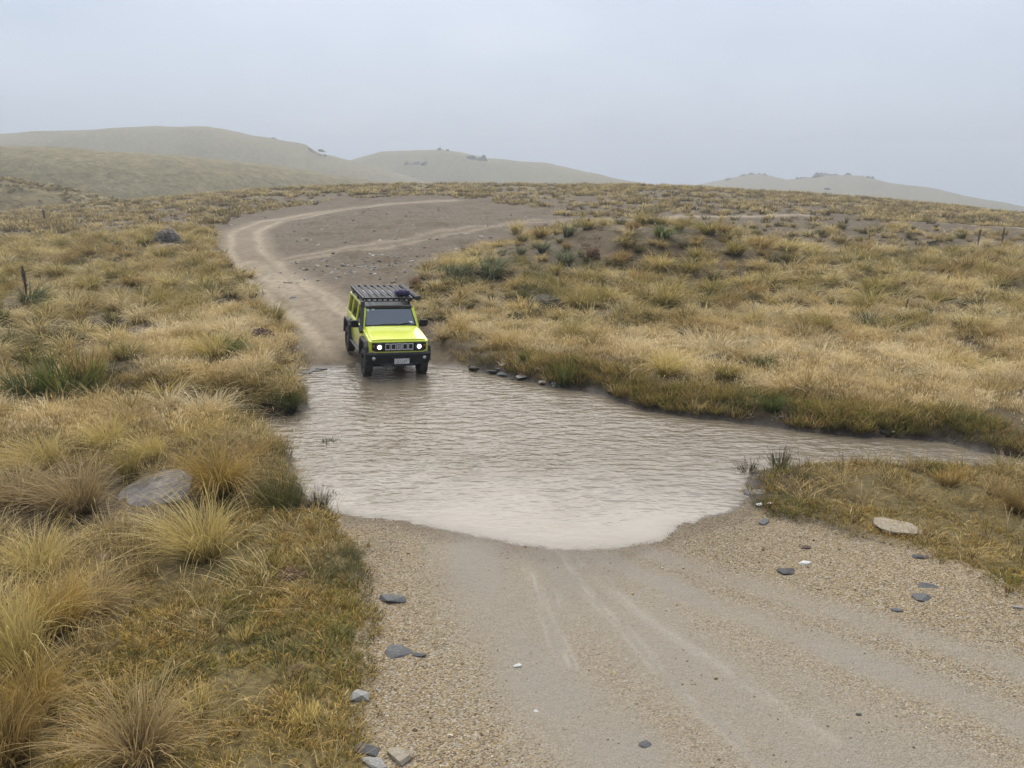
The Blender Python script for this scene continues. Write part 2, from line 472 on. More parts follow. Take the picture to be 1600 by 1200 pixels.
def grid_mesh(name, X, Y, Z, wrap, mat, attrs):
    nr, nc = X.shape
    co = np.stack([X, Y, Z], -1).reshape(-1, 3).astype(np.float32)
    i = np.arange(nr - 1)[:, None] * nc
    j = np.arange(nc if wrap else nc - 1)[None, :]
    j2 = (j + 1) % nc
    q = np.stack([i + j, i + j2, i + nc + j2, i + nc + j], -1).reshape(-1, 4).astype(np.int32)
    me = bpy.data.meshes.new(name)
    me.vertices.add(len(co)); me.vertices.foreach_set("co", co.ravel())
    me.loops.add(q.size); me.loops.foreach_set("vertex_index", q.ravel())
    me.polygons.add(len(q)); me.polygons.foreach_set("loop_start", np.arange(0, q.size, 4, dtype=np.int32))
    me.polygons.foreach_set("use_smooth", np.ones(len(q), bool))
    me.update(calc_edges=True)
    for k, v in attrs.items():
        a = me.attributes.new(k, "FLOAT", "POINT")
        a.data.foreach_set("value", np.asarray(v, np.float32).ravel())
    me.materials.append(mat)
    return me

def link(name, data, parent=None, loc=None, rot=None, label=None, cat=None, group=None, kind=None):
    o = bpy.data.objects.new(name, data)
    COL.objects.link(o)
    if parent is not None: o.parent = parent
    if loc is not None: o.location = loc
    if rot is not None: o.rotation_euler = rot
    if label: o["label"] = label
    if cat: o["category"] = cat
    if group: o["group"] = group
    if kind: o["kind"] = kind
    return o

# ------------------------------------------------------------------ ground sheet
front = np.radians(np.arange(-44, 44.001, 0.16))
rest = np.radians(np.concatenate([np.arange(44.6, 70, 0.8), np.arange(71, 289, 3.0), np.arange(290, 316, 0.8)]))
AZ = np.concatenate([front, rest])                       # clockwise from +Y
RR = np.concatenate([[0.05, 0.5, 1.0, 1.6, 2.2, 2.8, 3.4], np.geomspace(3.9, 1500, 690)])
AZ = AZ[::-1]
GX = RR[:, None] * np.sin(AZ)[None, :]
GY = RR[:, None] * np.cos(AZ)[None, :]
GZ = height(GX, GY)
wsd = water_sd(GX, GY)
rr = np.hypot(GX, GY)
g_ = m_gravel(GX, GY); d_ = m_dirt(GX, GY)
dd, run, side = line_d(GX + (fbm(GX * .7, GY * .7, 60) - .5) * .5, GY, ROAD)
trk = np.maximum(np.exp(-((dd - 0.85) / 0.42) ** 2), 0.45 * sstep(2.0, 1.2, dd))
trk = trk * (0.55 + 0.8 * fbm(GX * 0.5, GY * 0.25, 61)) * sstep(17.5, 21, GY)
d2, _, _ = line_d(GX, GY + (fbm(GX * .5, GY * .5, 62) - .5) * .8, TRACK2)
trk2 = np.exp(-((d2 - 0.7) / 0.35) ** 2) * 0.45 + sstep(1.8, .6, d2) * .15
trk2 = trk2 * (GX < 8) + (GX >= 8) * np.exp(-(d2 / 0.8) ** 2) * 0.95
d3, _, _ = line_d(GX, GY, [(-13.2, 38.5), (-11.2, 34.5), (-8.6, 29), (-6.6, 25)])
trk = np.maximum(trk, 0.9 * np.exp(-((d3 - 0.2) / 0.6) ** 2) * (0.4 + fbm(GX * .8, GY * .4, 66)))
trk = np.clip(np.maximum(trk * d_, trk2 * np.maximum(d_, GX > 6)), 0, 1)
bare = sstep(0.50, 0.62, fbm(GX * 0.22, GY * 0.35, 63, 5)) * sstep(40, 46, GY) * (1 - sstep(110, 150, rr)) * 0.9
bare = np.maximum(bare, sstep(42, 45, GY) * (1 - sstep(57, 62, GY)) * sstep(5, 9, GX) * 0.85)
bare = np.maximum(bare, sstep(0.55, 0.66, fbm(GX * 0.5, GY * 0.5, 64)) * np.exp(-(((GX - 6) / 7) ** 2 + ((GY - 36) / 5) ** 2)) * 1.2)
bank = sstep(-0.55, -0.05, wsd) * (1 - g_) * (1 - d_) * 0.8
bare = np.clip(np.maximum(bare, bank), 0, 1)
peat = np.clip(sstep(-0.5, -0.12, wsd + (fbm(GX * 2.5, GY * 2.5, 68) - .5) * .4) * (1 - g_) * (1 - d_) + 1.2 * np.exp(-(((GX - 3.95) / .65) ** 2 + ((GY - 10.75) / .75) ** 2)) * (1 - g_), 0, 1)
wet = np.clip(sstep(-0.22, 0.0, wsd) + sstep(-0.55, -0.1, wsd + (fbm(GX * 2, GY * 2, 65) - .5) * .5) * np.maximum(g_, d_) * .9 + 0.45 * sstep(-2.2, -.3, wsd) * g_ * sstep(.4, .6, fbm(GX * 1.3, GY * .8, 67)), 0, 1)
ground = link("ground", grid_mesh("ground", GX, GY, GZ, True, ground_material(),
              dict(gravel=g_, silt=m_silt(GX, GY), streak=m_streak(GX, GY), dirt=d_, track=trk, wet=wet, far=sstep(85, 150, rr), turf=zone_turf(GX, GY), bare=bare, peat=peat)), kind="structure",
              label="rolling tussock grassland with gravel track and dirt road")
def zat(x, y):
    return float(height(np.array([x]), np.array([y]))[0])

# ------------------------------------------------------------------ ford water
def water_material():
    m = NT("muddy_water")
    co = m.coord()
    calm = m.attr("calm")
    mud = m.attr("mud")
    wob = m.noise(0.5, 2, 0.5, co, out="Color")
    v = m.n("ShaderNodeVectorMath", operation="MULTIPLY_ADD")
    m.put(v.inputs[0], wob); v.inputs[1].default_value = (0.35, 0.35, 0); m.put(v.inputs[2], co)
    r1 = m.noise(1.0, 2, 0.4, m.mapping(v.outputs[0], (2.4, 6.2, 1), (0, 0, R(-8))))
    r2 = m.noise(1.0, 2, 0.45, m.mapping(v.outputs[0], (6.5, 15.0, 1), (0, 0, R(9))))
    r3 = m.noise(0.8, 2, 0.5, co)
    amp = m.math("MULTIPLY", m.math("SUBTRACT", 1.0, calm), m.math("MULTIPLY_ADD", r3, 1.6, 0.1))
    h = m.math("ADD", m.math("MULTIPLY", r1, 1.0), m.math("MULTIPLY", r2, 0.42))
    nb = m.bump(m.math("MULTIPLY", h, amp), 1.0, 0.058)
    n_e = m.noise(9, 4, 0.6, co)
    dep = m.math("ADD", m.attr("depth"), m.math("MULTIPLY_ADD", n_e, 0.016, -0.008))
    alpha = m.ramp(dep, [(0.0, (0.25, 0.25, 0.25)), (0.006, (0.70, 0.70, 0.70)), (0.018, (0.96, 0.96, 0.96)), (0.04, (1, 1, 1))])
    c = m.mix(mud, (0.165, 0.135, 0.095), (0.235, 0.21, 0.17))
    c = m.mix(m.ramp(m.noise(0.9, 4, 0.6, m.mapping(v.outputs[0], (0.6, 1.8, 1))), [(0.4, (0, 0, 0)), (0.7, (0.4, 0.4, 0.4))]), c, (0.20, 0.165, 0.12))
    return m.end(m.bsdf(c, 0.05, 0.0, 0.5, nb, IOR=1.333, Alpha=alpha))
wx = np.arange(-8.5, 18.6, 0.07); wy = np.arange(8.2, 18.7, 0.07)
WX, WY = np.meshgrid(wx, wy)
WS = water_sd(WX, WY)
near_shore = np.exp(-np.maximum(0, WY - 8.7) / 1.3) * (WX > -4) * (WX < 4.5)
calm = np.clip(0.84 * sstep(11.6, 9.4, WY + (fbm(WX * .7, WY * .7, 70) - .5) * 1.6) * (np.abs(WX) < 4.4) + np.exp(-np.maximum(WS, 0) / 0.12) * 0.5, 0, 1)
calm = np.maximum(calm, (WX < -4.0) * (WY < 11.6) * 0.8)
mud = np.clip(sstep(12.8, 9.4, WY + (fbm(WX * .5, WY * .9, 71) - .5) * 2.4) * (WX > -4.2) * (WX < 4.4), 0, 1)
wm = grid_mesh("water", WX, WY, np.zeros_like(WX), False, water_material(), dict(calm=calm, mud=mud, depth=np.maximum(0, -height(WX, WY))))
bm = bmesh.new(); bm.from_mesh(wm)
bm.verts.ensure_lookup_table()
flat = WS.ravel()
dead = [v for v in bm.verts if flat[v.index] < -0.45]
bmesh.ops.delete(bm, geom=dead, context="VERTS")
bm.to_mesh(wm); bm.free()
link("water", wm, kind="structure", label="rippled muddy water of the ford and its stream")

# ------------------------------------------------------------------ small mesh builders
def bm_box(bm, x0, x1, y0, y1, z0, z1):
    v = [bm.verts.new((x, y, z)) for x in (x0, x1) for y in (y0, y1) for z in (z0, z1)]
    for f in ((0, 1, 3, 2), (4, 6, 7, 5), (0, 4, 5, 1), (2, 3, 7, 6), (0, 2, 6, 4), (1, 5, 7, 3)):
        bm.faces.new([v[i] for i in f])
    return v
def bm_prism(bm, pts, fn0, fn1):
    """pts: 2-D outline; fn0 / fn1 turn an outline point into the two end positions"""
    a = [bm.verts.new(fn0(p)) for p in pts]; b = [bm.verts.new(fn1(p)) for p in pts]
    n = len(pts)
    bm.faces.new(a); bm.faces.new(b[::-1])
    for i in range(n):
        bm.faces.new([a[i], b[i], b[(i + 1) % n], a[(i + 1) % n]])
def bm_bar(bm, p, q, w, h, up=(0, 0, 1)):
    p = Vector(p); q = Vector(q); d = (q - p).normalized()
    s = d.cross(Vector(up))
    if s.length < 1e-4: s = d.cross(Vector((1, 0, 0)))
    s.normalize(); u = s.cross(d)
    c = [(-w / 2, -h / 2), (w / 2, -h / 2), (w / 2, h / 2), (-w / 2, h / 2)]
    bm_prism(bm, c, lambda k: p + s * k[0] + u * k[1], lambda k: q + s * k[0] + u * k[1])
def bm_tube(bm, pts, rad, n=8, rads=None):
    rings = []
    pts = [Vector(p) for p in pts]
    for i, p in enumerate(pts):
        d = (pts[min(i + 1, len(pts) - 1)] - pts[max(i - 1, 0)]).normalized()
        a = d.cross(Vector((0, 0, 1)))
        if a.length < 1e-3: a = d.cross(Vector((1, 0, 0)))
        a.normalize(); b = a.cross(d)
        r = rads[i] if rads else rad
        rings.append([bm.verts.new(p + (a * math.cos(t) + b * math.sin(t)) * r) for t in [2 * math.pi * k / n for k in range(n)]])
    for r0, r1 in zip(rings, rings[1:]):
        for k in range(n):
            bm.faces.new([r0[k], r0[(k + 1) % n], r1[(k + 1) % n], r1[k]])
    bm.faces.new(rings[0][::-1]); bm.faces.new(rings[-1])
def bm_lathe(bm, prof, axis_o, axis, n=32, closed=False):
    """prof: (radius, offset along axis)"""
    o = Vector(axis_o); ax = Vector(axis).normalized()
    a = ax.cross(Vector((0, 0, 1)))
    if a.length < 1e-3: a = ax.cross(Vector((0, 1, 0)))
    a.normalize(); b = a.cross(ax)
    rings = []
    for r, h in prof:
        if r < 1e-5:
            rings.append([bm.verts.new(o + ax * h)])
        else:
            rings.append([bm.verts.new(o + ax * h + (a * math.cos(t) + b * math.sin(t)) * r) for t in [2 * math.pi * k / n for k in range(n)]])
    prs = list(zip(rings, rings[1:]))
    if closed: prs.append((rings[-1], rings[0]))
    for r0, r1 in prs:
        for k in range(n):
            k2 = (k + 1) % n
            f = [r0[k % len(r0)], r0[k2 % len(r0)], r1[k2 % len(r1)], r1[k % len(r1)]]
            u = []
            for v in f:
                if v not in u: u.append(v)
            if len(u) > 2: bm.faces.new(u)
def part(name, bm, mat, parent, bevel=0.0, segs=2, smooth=False, **kw):
    bmesh.ops.recalc_face_normals(bm, faces=bm.faces)
    me = bpy.data.meshes.new(name); bm.to_mesh(me); bm.free()
    me.materials.append(mat)
    if smooth: me.shade_smooth()
    o = link(name, me, parent, **kw)
    if bevel:
        md = o.modifiers.new("bevel", "BEVEL"); md.width = bevel; md.segments = segs; md.limit_method = "ANGLE"; md.angle_limit = R(35)
        me.shade_smooth()
        md.harden_normals = True
    return o
def text_mesh(name, body, size, mat, parent, loc, rot, extrude=0.001, xs=1.0):
    cu = bpy.data.curves.new(name, "FONT"); cu.body = body; cu.size = size; cu.extrude = extrude
    cu.align_x = "CENTER"; cu.align_y = "CENTER"
    tmp = bpy.data.objects.new(name + "_source", cu); COL.objects.link(tmp)
    dg = bpy.context.evaluated_depsgraph_get()
    me = bpy.data.meshes.new_from_object(tmp.evaluated_get(dg))
    bpy.data.objects.remove(tmp)
    me.materials.clear(); me.materials.append(mat)
    o = link(name, me, parent, loc, rot); o.scale = (xs, 1, 1)
    return o

# ------------------------------------------------------------------ the car
def car_paint():
    m = NT("lime_paint"); co = m.coord()
    d = m.ramp(m.noise(2.6, 6, 0.65, co), [(0.5, (0, 0, 0)), (0.8, (0.35, 0.35, 0.35))])
    z = m.n("ShaderNodeSeparateXYZ"); m.put(z.inputs[0], co)
    low = m.ramp(m.math("ADD", z.outputs[2], m.math("MULTIPLY", m.noise(7, 4, 0.6, co), 0.25)), [(0.60, (0.85, 0.85, 0.85)), (1.0, (0, 0, 0))])
    c = m.mix(d, (0.69, 0.77, 0.05), (0.42, 0.40, 0.12))
    c = m.mix(low, c, (0.30, 0.25, 0.17))
    return m.end(m.bsdf(c, 0.32, 0.0, 0.5, Coat_Weight=0.7, Coat_Roughness=0.06))
def glass_mat():
    m = NT("car_glass")
    tr = m.n("ShaderNodeBsdfTransparent"); tr.inputs[0].default_value = (0.42, 0.47, 0.47, 1)
    gl = m.n("ShaderNodeBsdfGlossy"); gl.inputs["Roughness"].default_value = 0.02
    gl.inputs["Color"].default_value = (0.9, 0.95, 1, 1)
    fr = m.n("ShaderNodeFresnel"); fr.inputs["IOR"].default_value = 2.9
    mx = m.n("ShaderNodeMixShader")
    m.put(mx.inputs[0], fr.outputs[0]); m.put(mx.inputs[1], tr.outputs[0]); m.put(mx.inputs[2], gl.outputs[0])
    return m.end(mx.outputs[0])
def lamp_mat(name, col, strength):
    m = NT(name)
    e = m.n("ShaderNodeEmission"); e.inputs["Color"].default_value = (*col, 1)
    lw = m.n("ShaderNodeLayerWeight"); lw.inputs[0].default_value = 0.35
    m.put(e.inputs["Strength"], m.math("MULTIPLY", m.math("POWER", m.math("SUBTRACT", 1.0, lw.outputs["Facing"]), 3.0), strength))
    return m.end(e.outputs[0])

def build_car():
    M_paint = car_paint()
    M_black = simple_mat("black_trim", (0.012, 0.012, 0.014), 0.6, spec=0.3, var=0.3, dirt=((0.12, 0.10, 0.08), 0.1))
    M_grey = simple_mat("grey_trim", (0.038, 0.038, 0.045), 0.55, spec=0.4, var=0.2, dirt=((0.2, 0.17, 0.13), 0.15))
    M_roof = simple_mat("black_roof_paint", (0.02, 0.02, 0.024), 0.35, var=0.2, Coat_Weight=0.5)
    M_rack = simple_mat("rack_powder_coat", (0.014, 0.014, 0.018), 0.5, var=0.2, scale=12)
    M_slat = simple_mat("rack_slat_metal", (0.022, 0.024, 0.032), 0.6, metal=0.0, spec=0.25, var=0.15, scale=12)
    M_tyre = simple_mat("tyre_rubber", (0.022, 0.021, 0.02), 0.75, var=0.3, dirt=((0.17, 0.135, 0.095), 0.6))
    M_rim = simple_mat("dark_rim", (0.07, 0.07, 0.075), 0.4, metal=0.6, dirt=((0.17, 0.135, 0.095), 0.5))
    M_chrome = simple_mat("grille_silver", (0.66, 0.66, 0.68), 0.35, metal=0.3, var=0.1)
    M_glass = glass_mat()
    M_seat = simple_mat("seat_fabric", (0.07, 0.073, 0.08), 0.9, var=0.2)
    M_white = simple_mat("plate_white", (0.78, 0.78, 0.76), 0.5, var=0.04)
    M_ink = simple_mat("plate_ink", (0.012, 0.012, 0.014), 0.5)
    M_lens = simple_mat("lamp_lens", (0.55, 0.55, 0.55), 0.15, metal=0.6, var=0.1)
    M_amber = simple_mat("amber_lens", (0.20, 0.075, 0.02), 0.2, var=0.1)
    M_lamp = lamp_mat("headlight_glow", (1.0, 0.98, 0.93), 12.0)
    M_awn = simple_mat("awning_bag", (0.015, 0.015, 0.02), 0.7, var=0.3, bump=0.3)
    M_sticker = simple_mat("sticker", (0.75, 0.8, 0.8), 0.5, var=0.1)

    Y = lambda s: s - 1.915
    root = bpy.data.objects.new("off_road_car", None); COL.objects.link(root)
    root["label"] = "lime yellow four-wheel drive with black roof rack and lit headlights entering the ford"
    root["category"] = "car"

    ZB = 0.46
    def arch(c):
        return [(c + .44, ZB), (c + .37, .78), (c + .25, .87), (c - .25, .87), (c - .37, .78), (c - .44, ZB)]
    FA, RA = 0.62, 3.21
    prof = [(.16, ZB), (.13, .70), (.13, .985), (.30, 1.01), (1.06, 1.10), (3.60, 1.13), (3.62, ZB)] + arch(RA) + arch(FA)
    bm = bmesh.new()
    bm_prism(bm, prof, lambda p: (-.73, Y(p[0]), p[1]), lambda p: (.73, Y(p[0]), p[1]))
    body = part("body", bm, M_paint, root, 0.022, 3)
    bm = bmesh.new()                                             # dark floor and chassis under the body
    bm_box(bm, -.60, .60, Y(.30), Y(3.5), .30, .45); bm_bar(bm, (-.62, Y(FA), .34), (.62, Y(FA), .34), .09, .09); bm_bar(bm, (-.62, Y(RA), .34), (.62, Y(RA), .34), .09, .09)
    part("chassis", bm, M_black, root, 0.01)
    # bonnet
    bm = bmesh.new()
    sec = [(-.70, 0), (-.655, .05), (-.45, .062), (.45, .062), (.655, .05), (.70, 0)]
    bm_prism(bm, sec, lambda p: (p[0] * .985, Y(.128), .975 + p[1] * .9), lambda p: (p[0], Y(1.085), 1.105 + p[1] * .95))
    bonnet = part("bonnet", bm, M_paint, root, 0.012, 3)
    # front face: yellow surround, dark grille panel, slots
    bm = bmesh.new()
    bm_prism(bm, [(-.715, .985), (.715, .985), (.715, .75), (.60, .685), (-.60, .685), (-.715, .75)], lambda p: (p[0], Y(.085), p[1]), lambda p: (p[0], Y(.14), p[1]))
    part("front_surround", bm, M_paint, root, 0.012, 2)
    bm = bmesh.new()
    bm_prism(bm, [(-.67, .955), (.67, .955), (.67, .775), (.575, .735), (-.575, .735), (-.67, .775)], lambda p: (p[0], Y(.066), p[1]), lambda p: (p[0], Y(.095), p[1]))
    grille = part("grille", bm, M_black, root, 0.01, 2)
    for k in range(5):
        cx = (k - 2) * .142
        bm = bmesh.new()
        for (a, b, c, d) in ((cx - .063, cx - .046, .770, .930), (cx + .046, cx + .063, .770, .930), (cx - .046, cx + .046, .913, .930), (cx - .046, cx + .046, .770, .794)):
            bm_box(bm, a, b, Y(.052), Y(.068), c, d)
        part("slot_frame", bm, M_chrome, grille, 0.003)
        bm = bmesh.new(); bm_box(bm, cx - .045, cx + .045, Y(.063), Y(.069), .795, .912)
        part("slot", bm, M_ink, grille)
    # emblem in the middle slot: an angular S
    bm = bmesh.new()
    S = [(.040, .012), (.0, .046), (-.040, .014), (-.018, -.003), (.010, -.022), (.020, -.014), (.036, -.010), (.0, -.046), (-.040, -.012), (-.02, -.020), (.0, -.028)]
    e1 = [(.042, .012), (.002, .046), (-.042, .012), (-.042, .004), (.004, -.026), (-.014, -.026), (-.042, -.010)]
    path = [(.040, .014), (.002, .042), (-.036, .012), (.036, -.012), (-.002, -.042), (-.040, -.014)]
    for p, q in zip(path, path[1:]):
        bm_bar(bm, (p[0], Y(.047), .852 + p[1]), (q[0], Y(.047), .852 + q[1]), .012, .019, up=(0, 1, 0))
    part("emblem", bm, M_chrome, grille)
    for sx in (-1, 1):
        x = sx * .49
        bm = bmesh.new(); bm_lathe(bm, [(.083, 0), (.104, 0), (.104, .035), (.083, .035)], (x, Y(.068), .852), (0, -1, 0), 28, True)
        hl = part("headlight", bm, M_black, root, smooth=True)
        bm = bmesh.new(); bm_lathe(bm, [(.084, -.0), (.076, .02), (.05, .034), (0, .04)], (x, Y(.066), .852), (0, -1, 0), 28)
        part("reflector", bm, M_lens, hl, smooth=True)
        bm = bmesh.new(); bm_lathe(bm, [(.047, .016), (.043, .044), (.026, .052), (0, .054)], (x, Y(.066), .852), (0, -1, 0), 24)
        part("lamp", bm, M_lamp, hl, smooth=True)
        bm = bmesh.new(); bm_lathe(bm, [(.042, 0), (.038, .012), (0, .018)], (sx * .632, Y(.066), .868), (0, -1, 0), 18)
        part("turn_signal", bm, M_amber, root, smooth=True)
    # bumper
    bm = bmesh.new()
    top = [(-.82, .40), (-.815, .14), (-.66, .02), (.66, .02), (.815, .14), (.82, .40), (.70, .40), (-.70, .40)]
    bm_prism(bm, top, lambda p: (p[0] * .97, Y(p[1] + .035), .40), lambda p: (p[0], Y(p[1]), .665))
    bumper = part("front_bumper", bm, M_black, root, 0.018, 3)
    bm = bmesh.new()
    bm_prism(bm, [(p[0] * .995, p[1] + .006) for p in top], lambda p: (p[0], Y(p[1]), .667), lambda p: (p[0] * .985, Y(p[1] + .045), .70))
    part("bumper_lip", bm, M_grey, bumper, 0.008)
    bm = bmesh.new(); bm_prism(bm, [(-.5, .46), (.5, .46), (.42, .36), (-.42, .36)], lambda p: (p[0], Y(.05), p[1]), lambda p: (p[0], Y(.25), p[1]))
    part("skid_panel", bm, M_grey, bumper, 0.01)
    for sx in (-1, 1):
        bm = bmesh.new(); bm_lathe(bm, [(.044, 0), (.040, .014), (0, .018)], (sx * .63, Y(.03), .575), (0, -1, 0), 20)
        part("fog_light", bm, M_lens, root, smooth=True)
        bm = bmesh.new(); bm_tube(bm, [(sx * .40, Y(.06), .40), (sx * .40, Y(.0), .385), (sx * .40, Y(-.02), .41), (sx * .40, Y(.03), .43)], .012, 8)
        part("tow_hook", bm, M_black, bumper, smooth=True)
    bm = bmesh.new(); bm_box(bm, -.125, .245, Y(.006), Y(.014), .435, .560)
    plate = part("number_plate", bm, M_white, root, 0.003)
    text_mesh("plate_lettering", "QDZ697", .118, M_ink, plate, (.06, Y(.004), .497), (R(90), 0, 0), xs=0.78)
    # doors
    for sx in (-1, 1):
        for (a, b, rear) in ((1.10, 2.08, 0), (2.11, 2.86, 1)):
            pts = [(a, .50), (b, .50), (b, 1.085), (a, 1.075)] if not rear else [(a, .50), (2.74, .50), (2.80, .80), (b + .04, .90), (b + .04, 1.088), (a, 1.085)]
            bm = bmesh.new(); bm_prism(bm, pts, lambda p: (sx * .715, Y(p[0]), p[1]), lambda p: (sx * .743, Y(p[0]), p[1]))
            dr = part("door", bm, M_paint, root, 0.006)
            bm = bmesh.new(); bm_box(bm, *(sorted((sx * .742, sx * .765))), Y(b - .20), Y(b - .04), .985, 1.015)
            part("handle", bm, M_black, dr, 0.006)
        # sill step
        bm = bmesh.new(); bm_prism(bm, [(.66, .40), (.80, .42), (.80, .46), (.66, .50)], lambda p: (sx * p[0], Y(1.10), p[1]), lambda p: (sx * p[0], Y(2.72), p[1]))
        part("side_step", bm, M_grey, root, 0.01)
        # wheel arch flares
        for c in (FA, RA):
            inn = arch(c)
            out = [(c + .52, ZB), (c + .44, .83), (c + .29, .945), (c - .29, .945), (c - .44, .83), (c - .52, ZB)]
            if c == FA: out[5] = (c - .48, ZB); 
            bm = bmesh.new()
            bm_prism(bm, inn + out[::-1], lambda p: (sx * .70, Y(p[0]), p[1]), lambda p: (sx * .822, Y(p[0]), p[1]))
            part("wheel_arch", bm, M_grey, root, 0.014, 2)
        # mirrors
        bm = bmesh.new(); bm_prism(bm, [(.80, 1.09), (.985, 1.10), (1.0, 1.24), (.98, 1.275), (.82, 1.27), (.795, 1.22)], lambda p: (sx * p[0], Y(1.22), p[1]), lambda p: (sx * p[0], Y(1.34), p[1]))
        mr = part("mirror", bm, M_black, root, 0.02, 3)
        bm = bmesh.new(); bm_bar(bm, (sx * .71, Y(1.30), 1.11), (sx * .83, Y(1.28), 1.13), .06, .05)
        part("mirror_arm", bm, M_black, mr, 0.008)
        # pillars
        A0, A1 = (sx * .695, Y(1.10), 1.10), (sx * .615, Y(1.40), 1.575)
        bm = bmesh.new(); bm_bar(bm, A0, A1, .075, .06, up=(0, -1, .5)); part("windscreen_pillar", bm, M_paint, root, 0.012)
        for s, w in ((2.095, .09), (2.885, .07), (3.53, .10)):
            bm = bmesh.new(); bm_bar(bm, (sx * .705, Y(s), 1.10), (sx * .625, Y(s - .01), 1.59), w, .05, up=(1, 0, 0)); part("door_pillar", bm, M_paint, root, 0.008)
        bm = bmesh.new(); bm_bar(bm, (sx * .625, Y(1.39), 1.575), (sx * .625, Y(3.57), 1.60), .055, .045); part("roof_rail", bm, M_paint, root, 0.008)
        for s0, s1, d0 in ((1.17, 2.05, .27), (2.14, 2.85, 0), (2.92, 3.48, 0)):
            bm = bmesh.new()
            pts = [(s0, 0.0), (s1, 0.0), (s1, 1.0), (s0 + d0, 1.0)]
            f = lambda p, o: (sx * (.712 - .083 * p[1] + o), Y(p[0]), 1.12 + .445 * p[1])
            bm_prism(bm, pts, lambda p: f(p, -.012), lambda p: f(p, -.006))
            part("side_window", bm, M_glass, root)
    # windscreen
    bm = bmesh.new()
    ws = [(-.65, 0), (.65, 0), (.585, 1), (-.585, 1)]
    wf = lambda p, o: (p[0], Y(1.105 + .29 * p[1]) + o, 1.175 + .37 * p[1])
    bm_prism(bm, ws, lambda p: wf(p, 0), lambda p: wf(p, .006))
    screen = part("windscreen", bm, M_glass, root)
    bm = bmesh.new()
    for p, q in (((-.655, -.015), (.655, -.015)), ((-.59, 1.01), (.59, 1.01)), ((-.645, 0), (-.583, 1)), ((.645, 0), (.583, 1))):
        bm_bar(bm, wf(p, -.004), wf(q, -.004), .022, .022, up=(0, -1, .7))
    part("windscreen_seal", bm, M_black, screen)
    for (x, h, w, hh) in ((-.54, .93, .05, .075), (-.41, .945, .075, .04), (.53, .16, .085, .055)):
        bm = bmesh.new(); q = [(x - w / 2, h - hh), (x + w / 2, h - hh), (x + w / 2, h + hh), (x - w / 2, h + hh)]
        bm_prism(bm, q, lambda p: wf(p, -.004), lambda p: wf(p, -.0015)); part("sticker", bm, M_sticker, screen)
    for p0, p1, p2 in (((-.46, -.10), (-.30, .03), (.16, .055)), ((.10, -.10), (.22, .04), (.52, .13))):
        bm = bmesh.new()
        bm_bar(bm, wf(p0, -.05), wf(p1, -.02), .02, .014); bm_bar(bm, wf(p1, -.02), wf(p2, -.016), .018, .016)
        part("wiper", bm, M_black, root)
    bm = bmesh.new(); bm_box(bm, -.66, .66, Y(1.06), Y(1.13), 1.12, 1.17); part("cowl", bm, M_black, root, 0.008)
    # rear wall and spare wheel
    bm = bmesh.new(); bm_box(bm, -.60, .60, Y(3.50), Y(3.56), 1.08, 1.30); bm_box(bm, -.60, .60, Y(3.49), Y(3.55), 1.54, 1.60); part("tailgate", bm, M_paint, root, 0.01)
    bm = bmesh.new(); bm_box(bm, -.56, .56, Y(3.515), Y(3.525), 1.30, 1.54); part("rear_window", bm, M_glass, root)
    # interior
    for x in (-.34, .34):
        bm = bmesh.new(); bm_box(bm, x - .24, x + .24, Y(1.98), Y(2.12), 1.07, 1.26); bm_box(bm, x - .13, x + .13, Y(2.0), Y(2.09), 1.28, 1.46)
        part("seat", bm, M_seat, root, 0.03, 3)
    bm = bmesh.new(); bm_box(bm, -.62, .62, Y(1.13), Y(1.38), 1.06, 1.135); part("dashboard", bm, M_black, root, 0.02)
    bm = bmesh.new(); bm_lathe(bm, [(.175, -.013), (.19, 0), (.175, .013), (.162, 0)], (-.34, Y(1.50), 1.15), (0, 1, .45), 24, True); part("steering_wheel", bm, M_black, root, smooth=True)
    bm = bmesh.new(); bm_box(bm, -.12, .12, Y(1.50), Y(1.53), 1.44, 1.505); part("interior_mirror", bm, M_black, root, 0.01)
    # roof
    bm = bmesh.new()
    bm_prism(bm, [(-.64, 1.675), (-.60, 1.722), (-.3, 1.74), (.3, 1.74), (.60, 1.722), (.64, 1.675)], lambda p: (p[0], Y(1.36), p[1] - .105), lambda p: (p[0], Y(3.58), p[1] - .075))
    part("roof", bm, M_roof, root, 0.012, 3)
    # wheels
    for c in (FA, RA):
        for sx in (-1, 1):
            wc = (sx * .70, Y(c), .345)
            e = bpy.data.objects.new("wheel", None); COL.objects.link(e); e.parent = root
            bm = bmesh.new()
            bm_lathe(bm, [(.200, -.085), (.24, -.102), (.305, -.104), (.335, -.092), (.340, 0), (.335, .092), (.305, .104), (.24, .102), (.200, .085)], wc, (1, 0, 0), 40)
            for k in range(34):
                t = 2 * math.pi * k / 34
                for off, w in ((-.062, .05), (0, .04), (.062, .05)):
                    t2 = t + (0.09 if off == 0 else 0)
                    cc, ss = math.cos(t2), math.sin(t2)
                    p = Vector((wc[0] + off, wc[1] + cc * .336, wc[2] + ss * .336)); q = p + Vector((0, cc, ss)) * .016
                    bm_bar(bm, p, q, .036, w, up=(1, 0, 0))
            part("tyre", bm, M_tyre, e)
            bm = bmesh.new()
            bm_lathe(bm, [(.205, -.085), (.205, .07 * sx), (.185, .075 * sx), (.175, .03 * sx), (.06, .045 * sx), (.05, .075 * sx), (0, .075 * sx)], wc, (1, 0, 0), 32)
            for k in range(5):
                t = 2 * math.pi * k / 5 + .3
                bm_bar(bm, (wc[0] + sx * .055, wc[1] + math.cos(t) * .05, wc[2] + math.sin(t) * .05), (wc[0] + sx * .065, wc[1] + math.cos(t) * .19, wc[2] + math.sin(t) * .19), .06, .03, up=(1, 0, 0))
            part("rim", bm, M_rim, e)
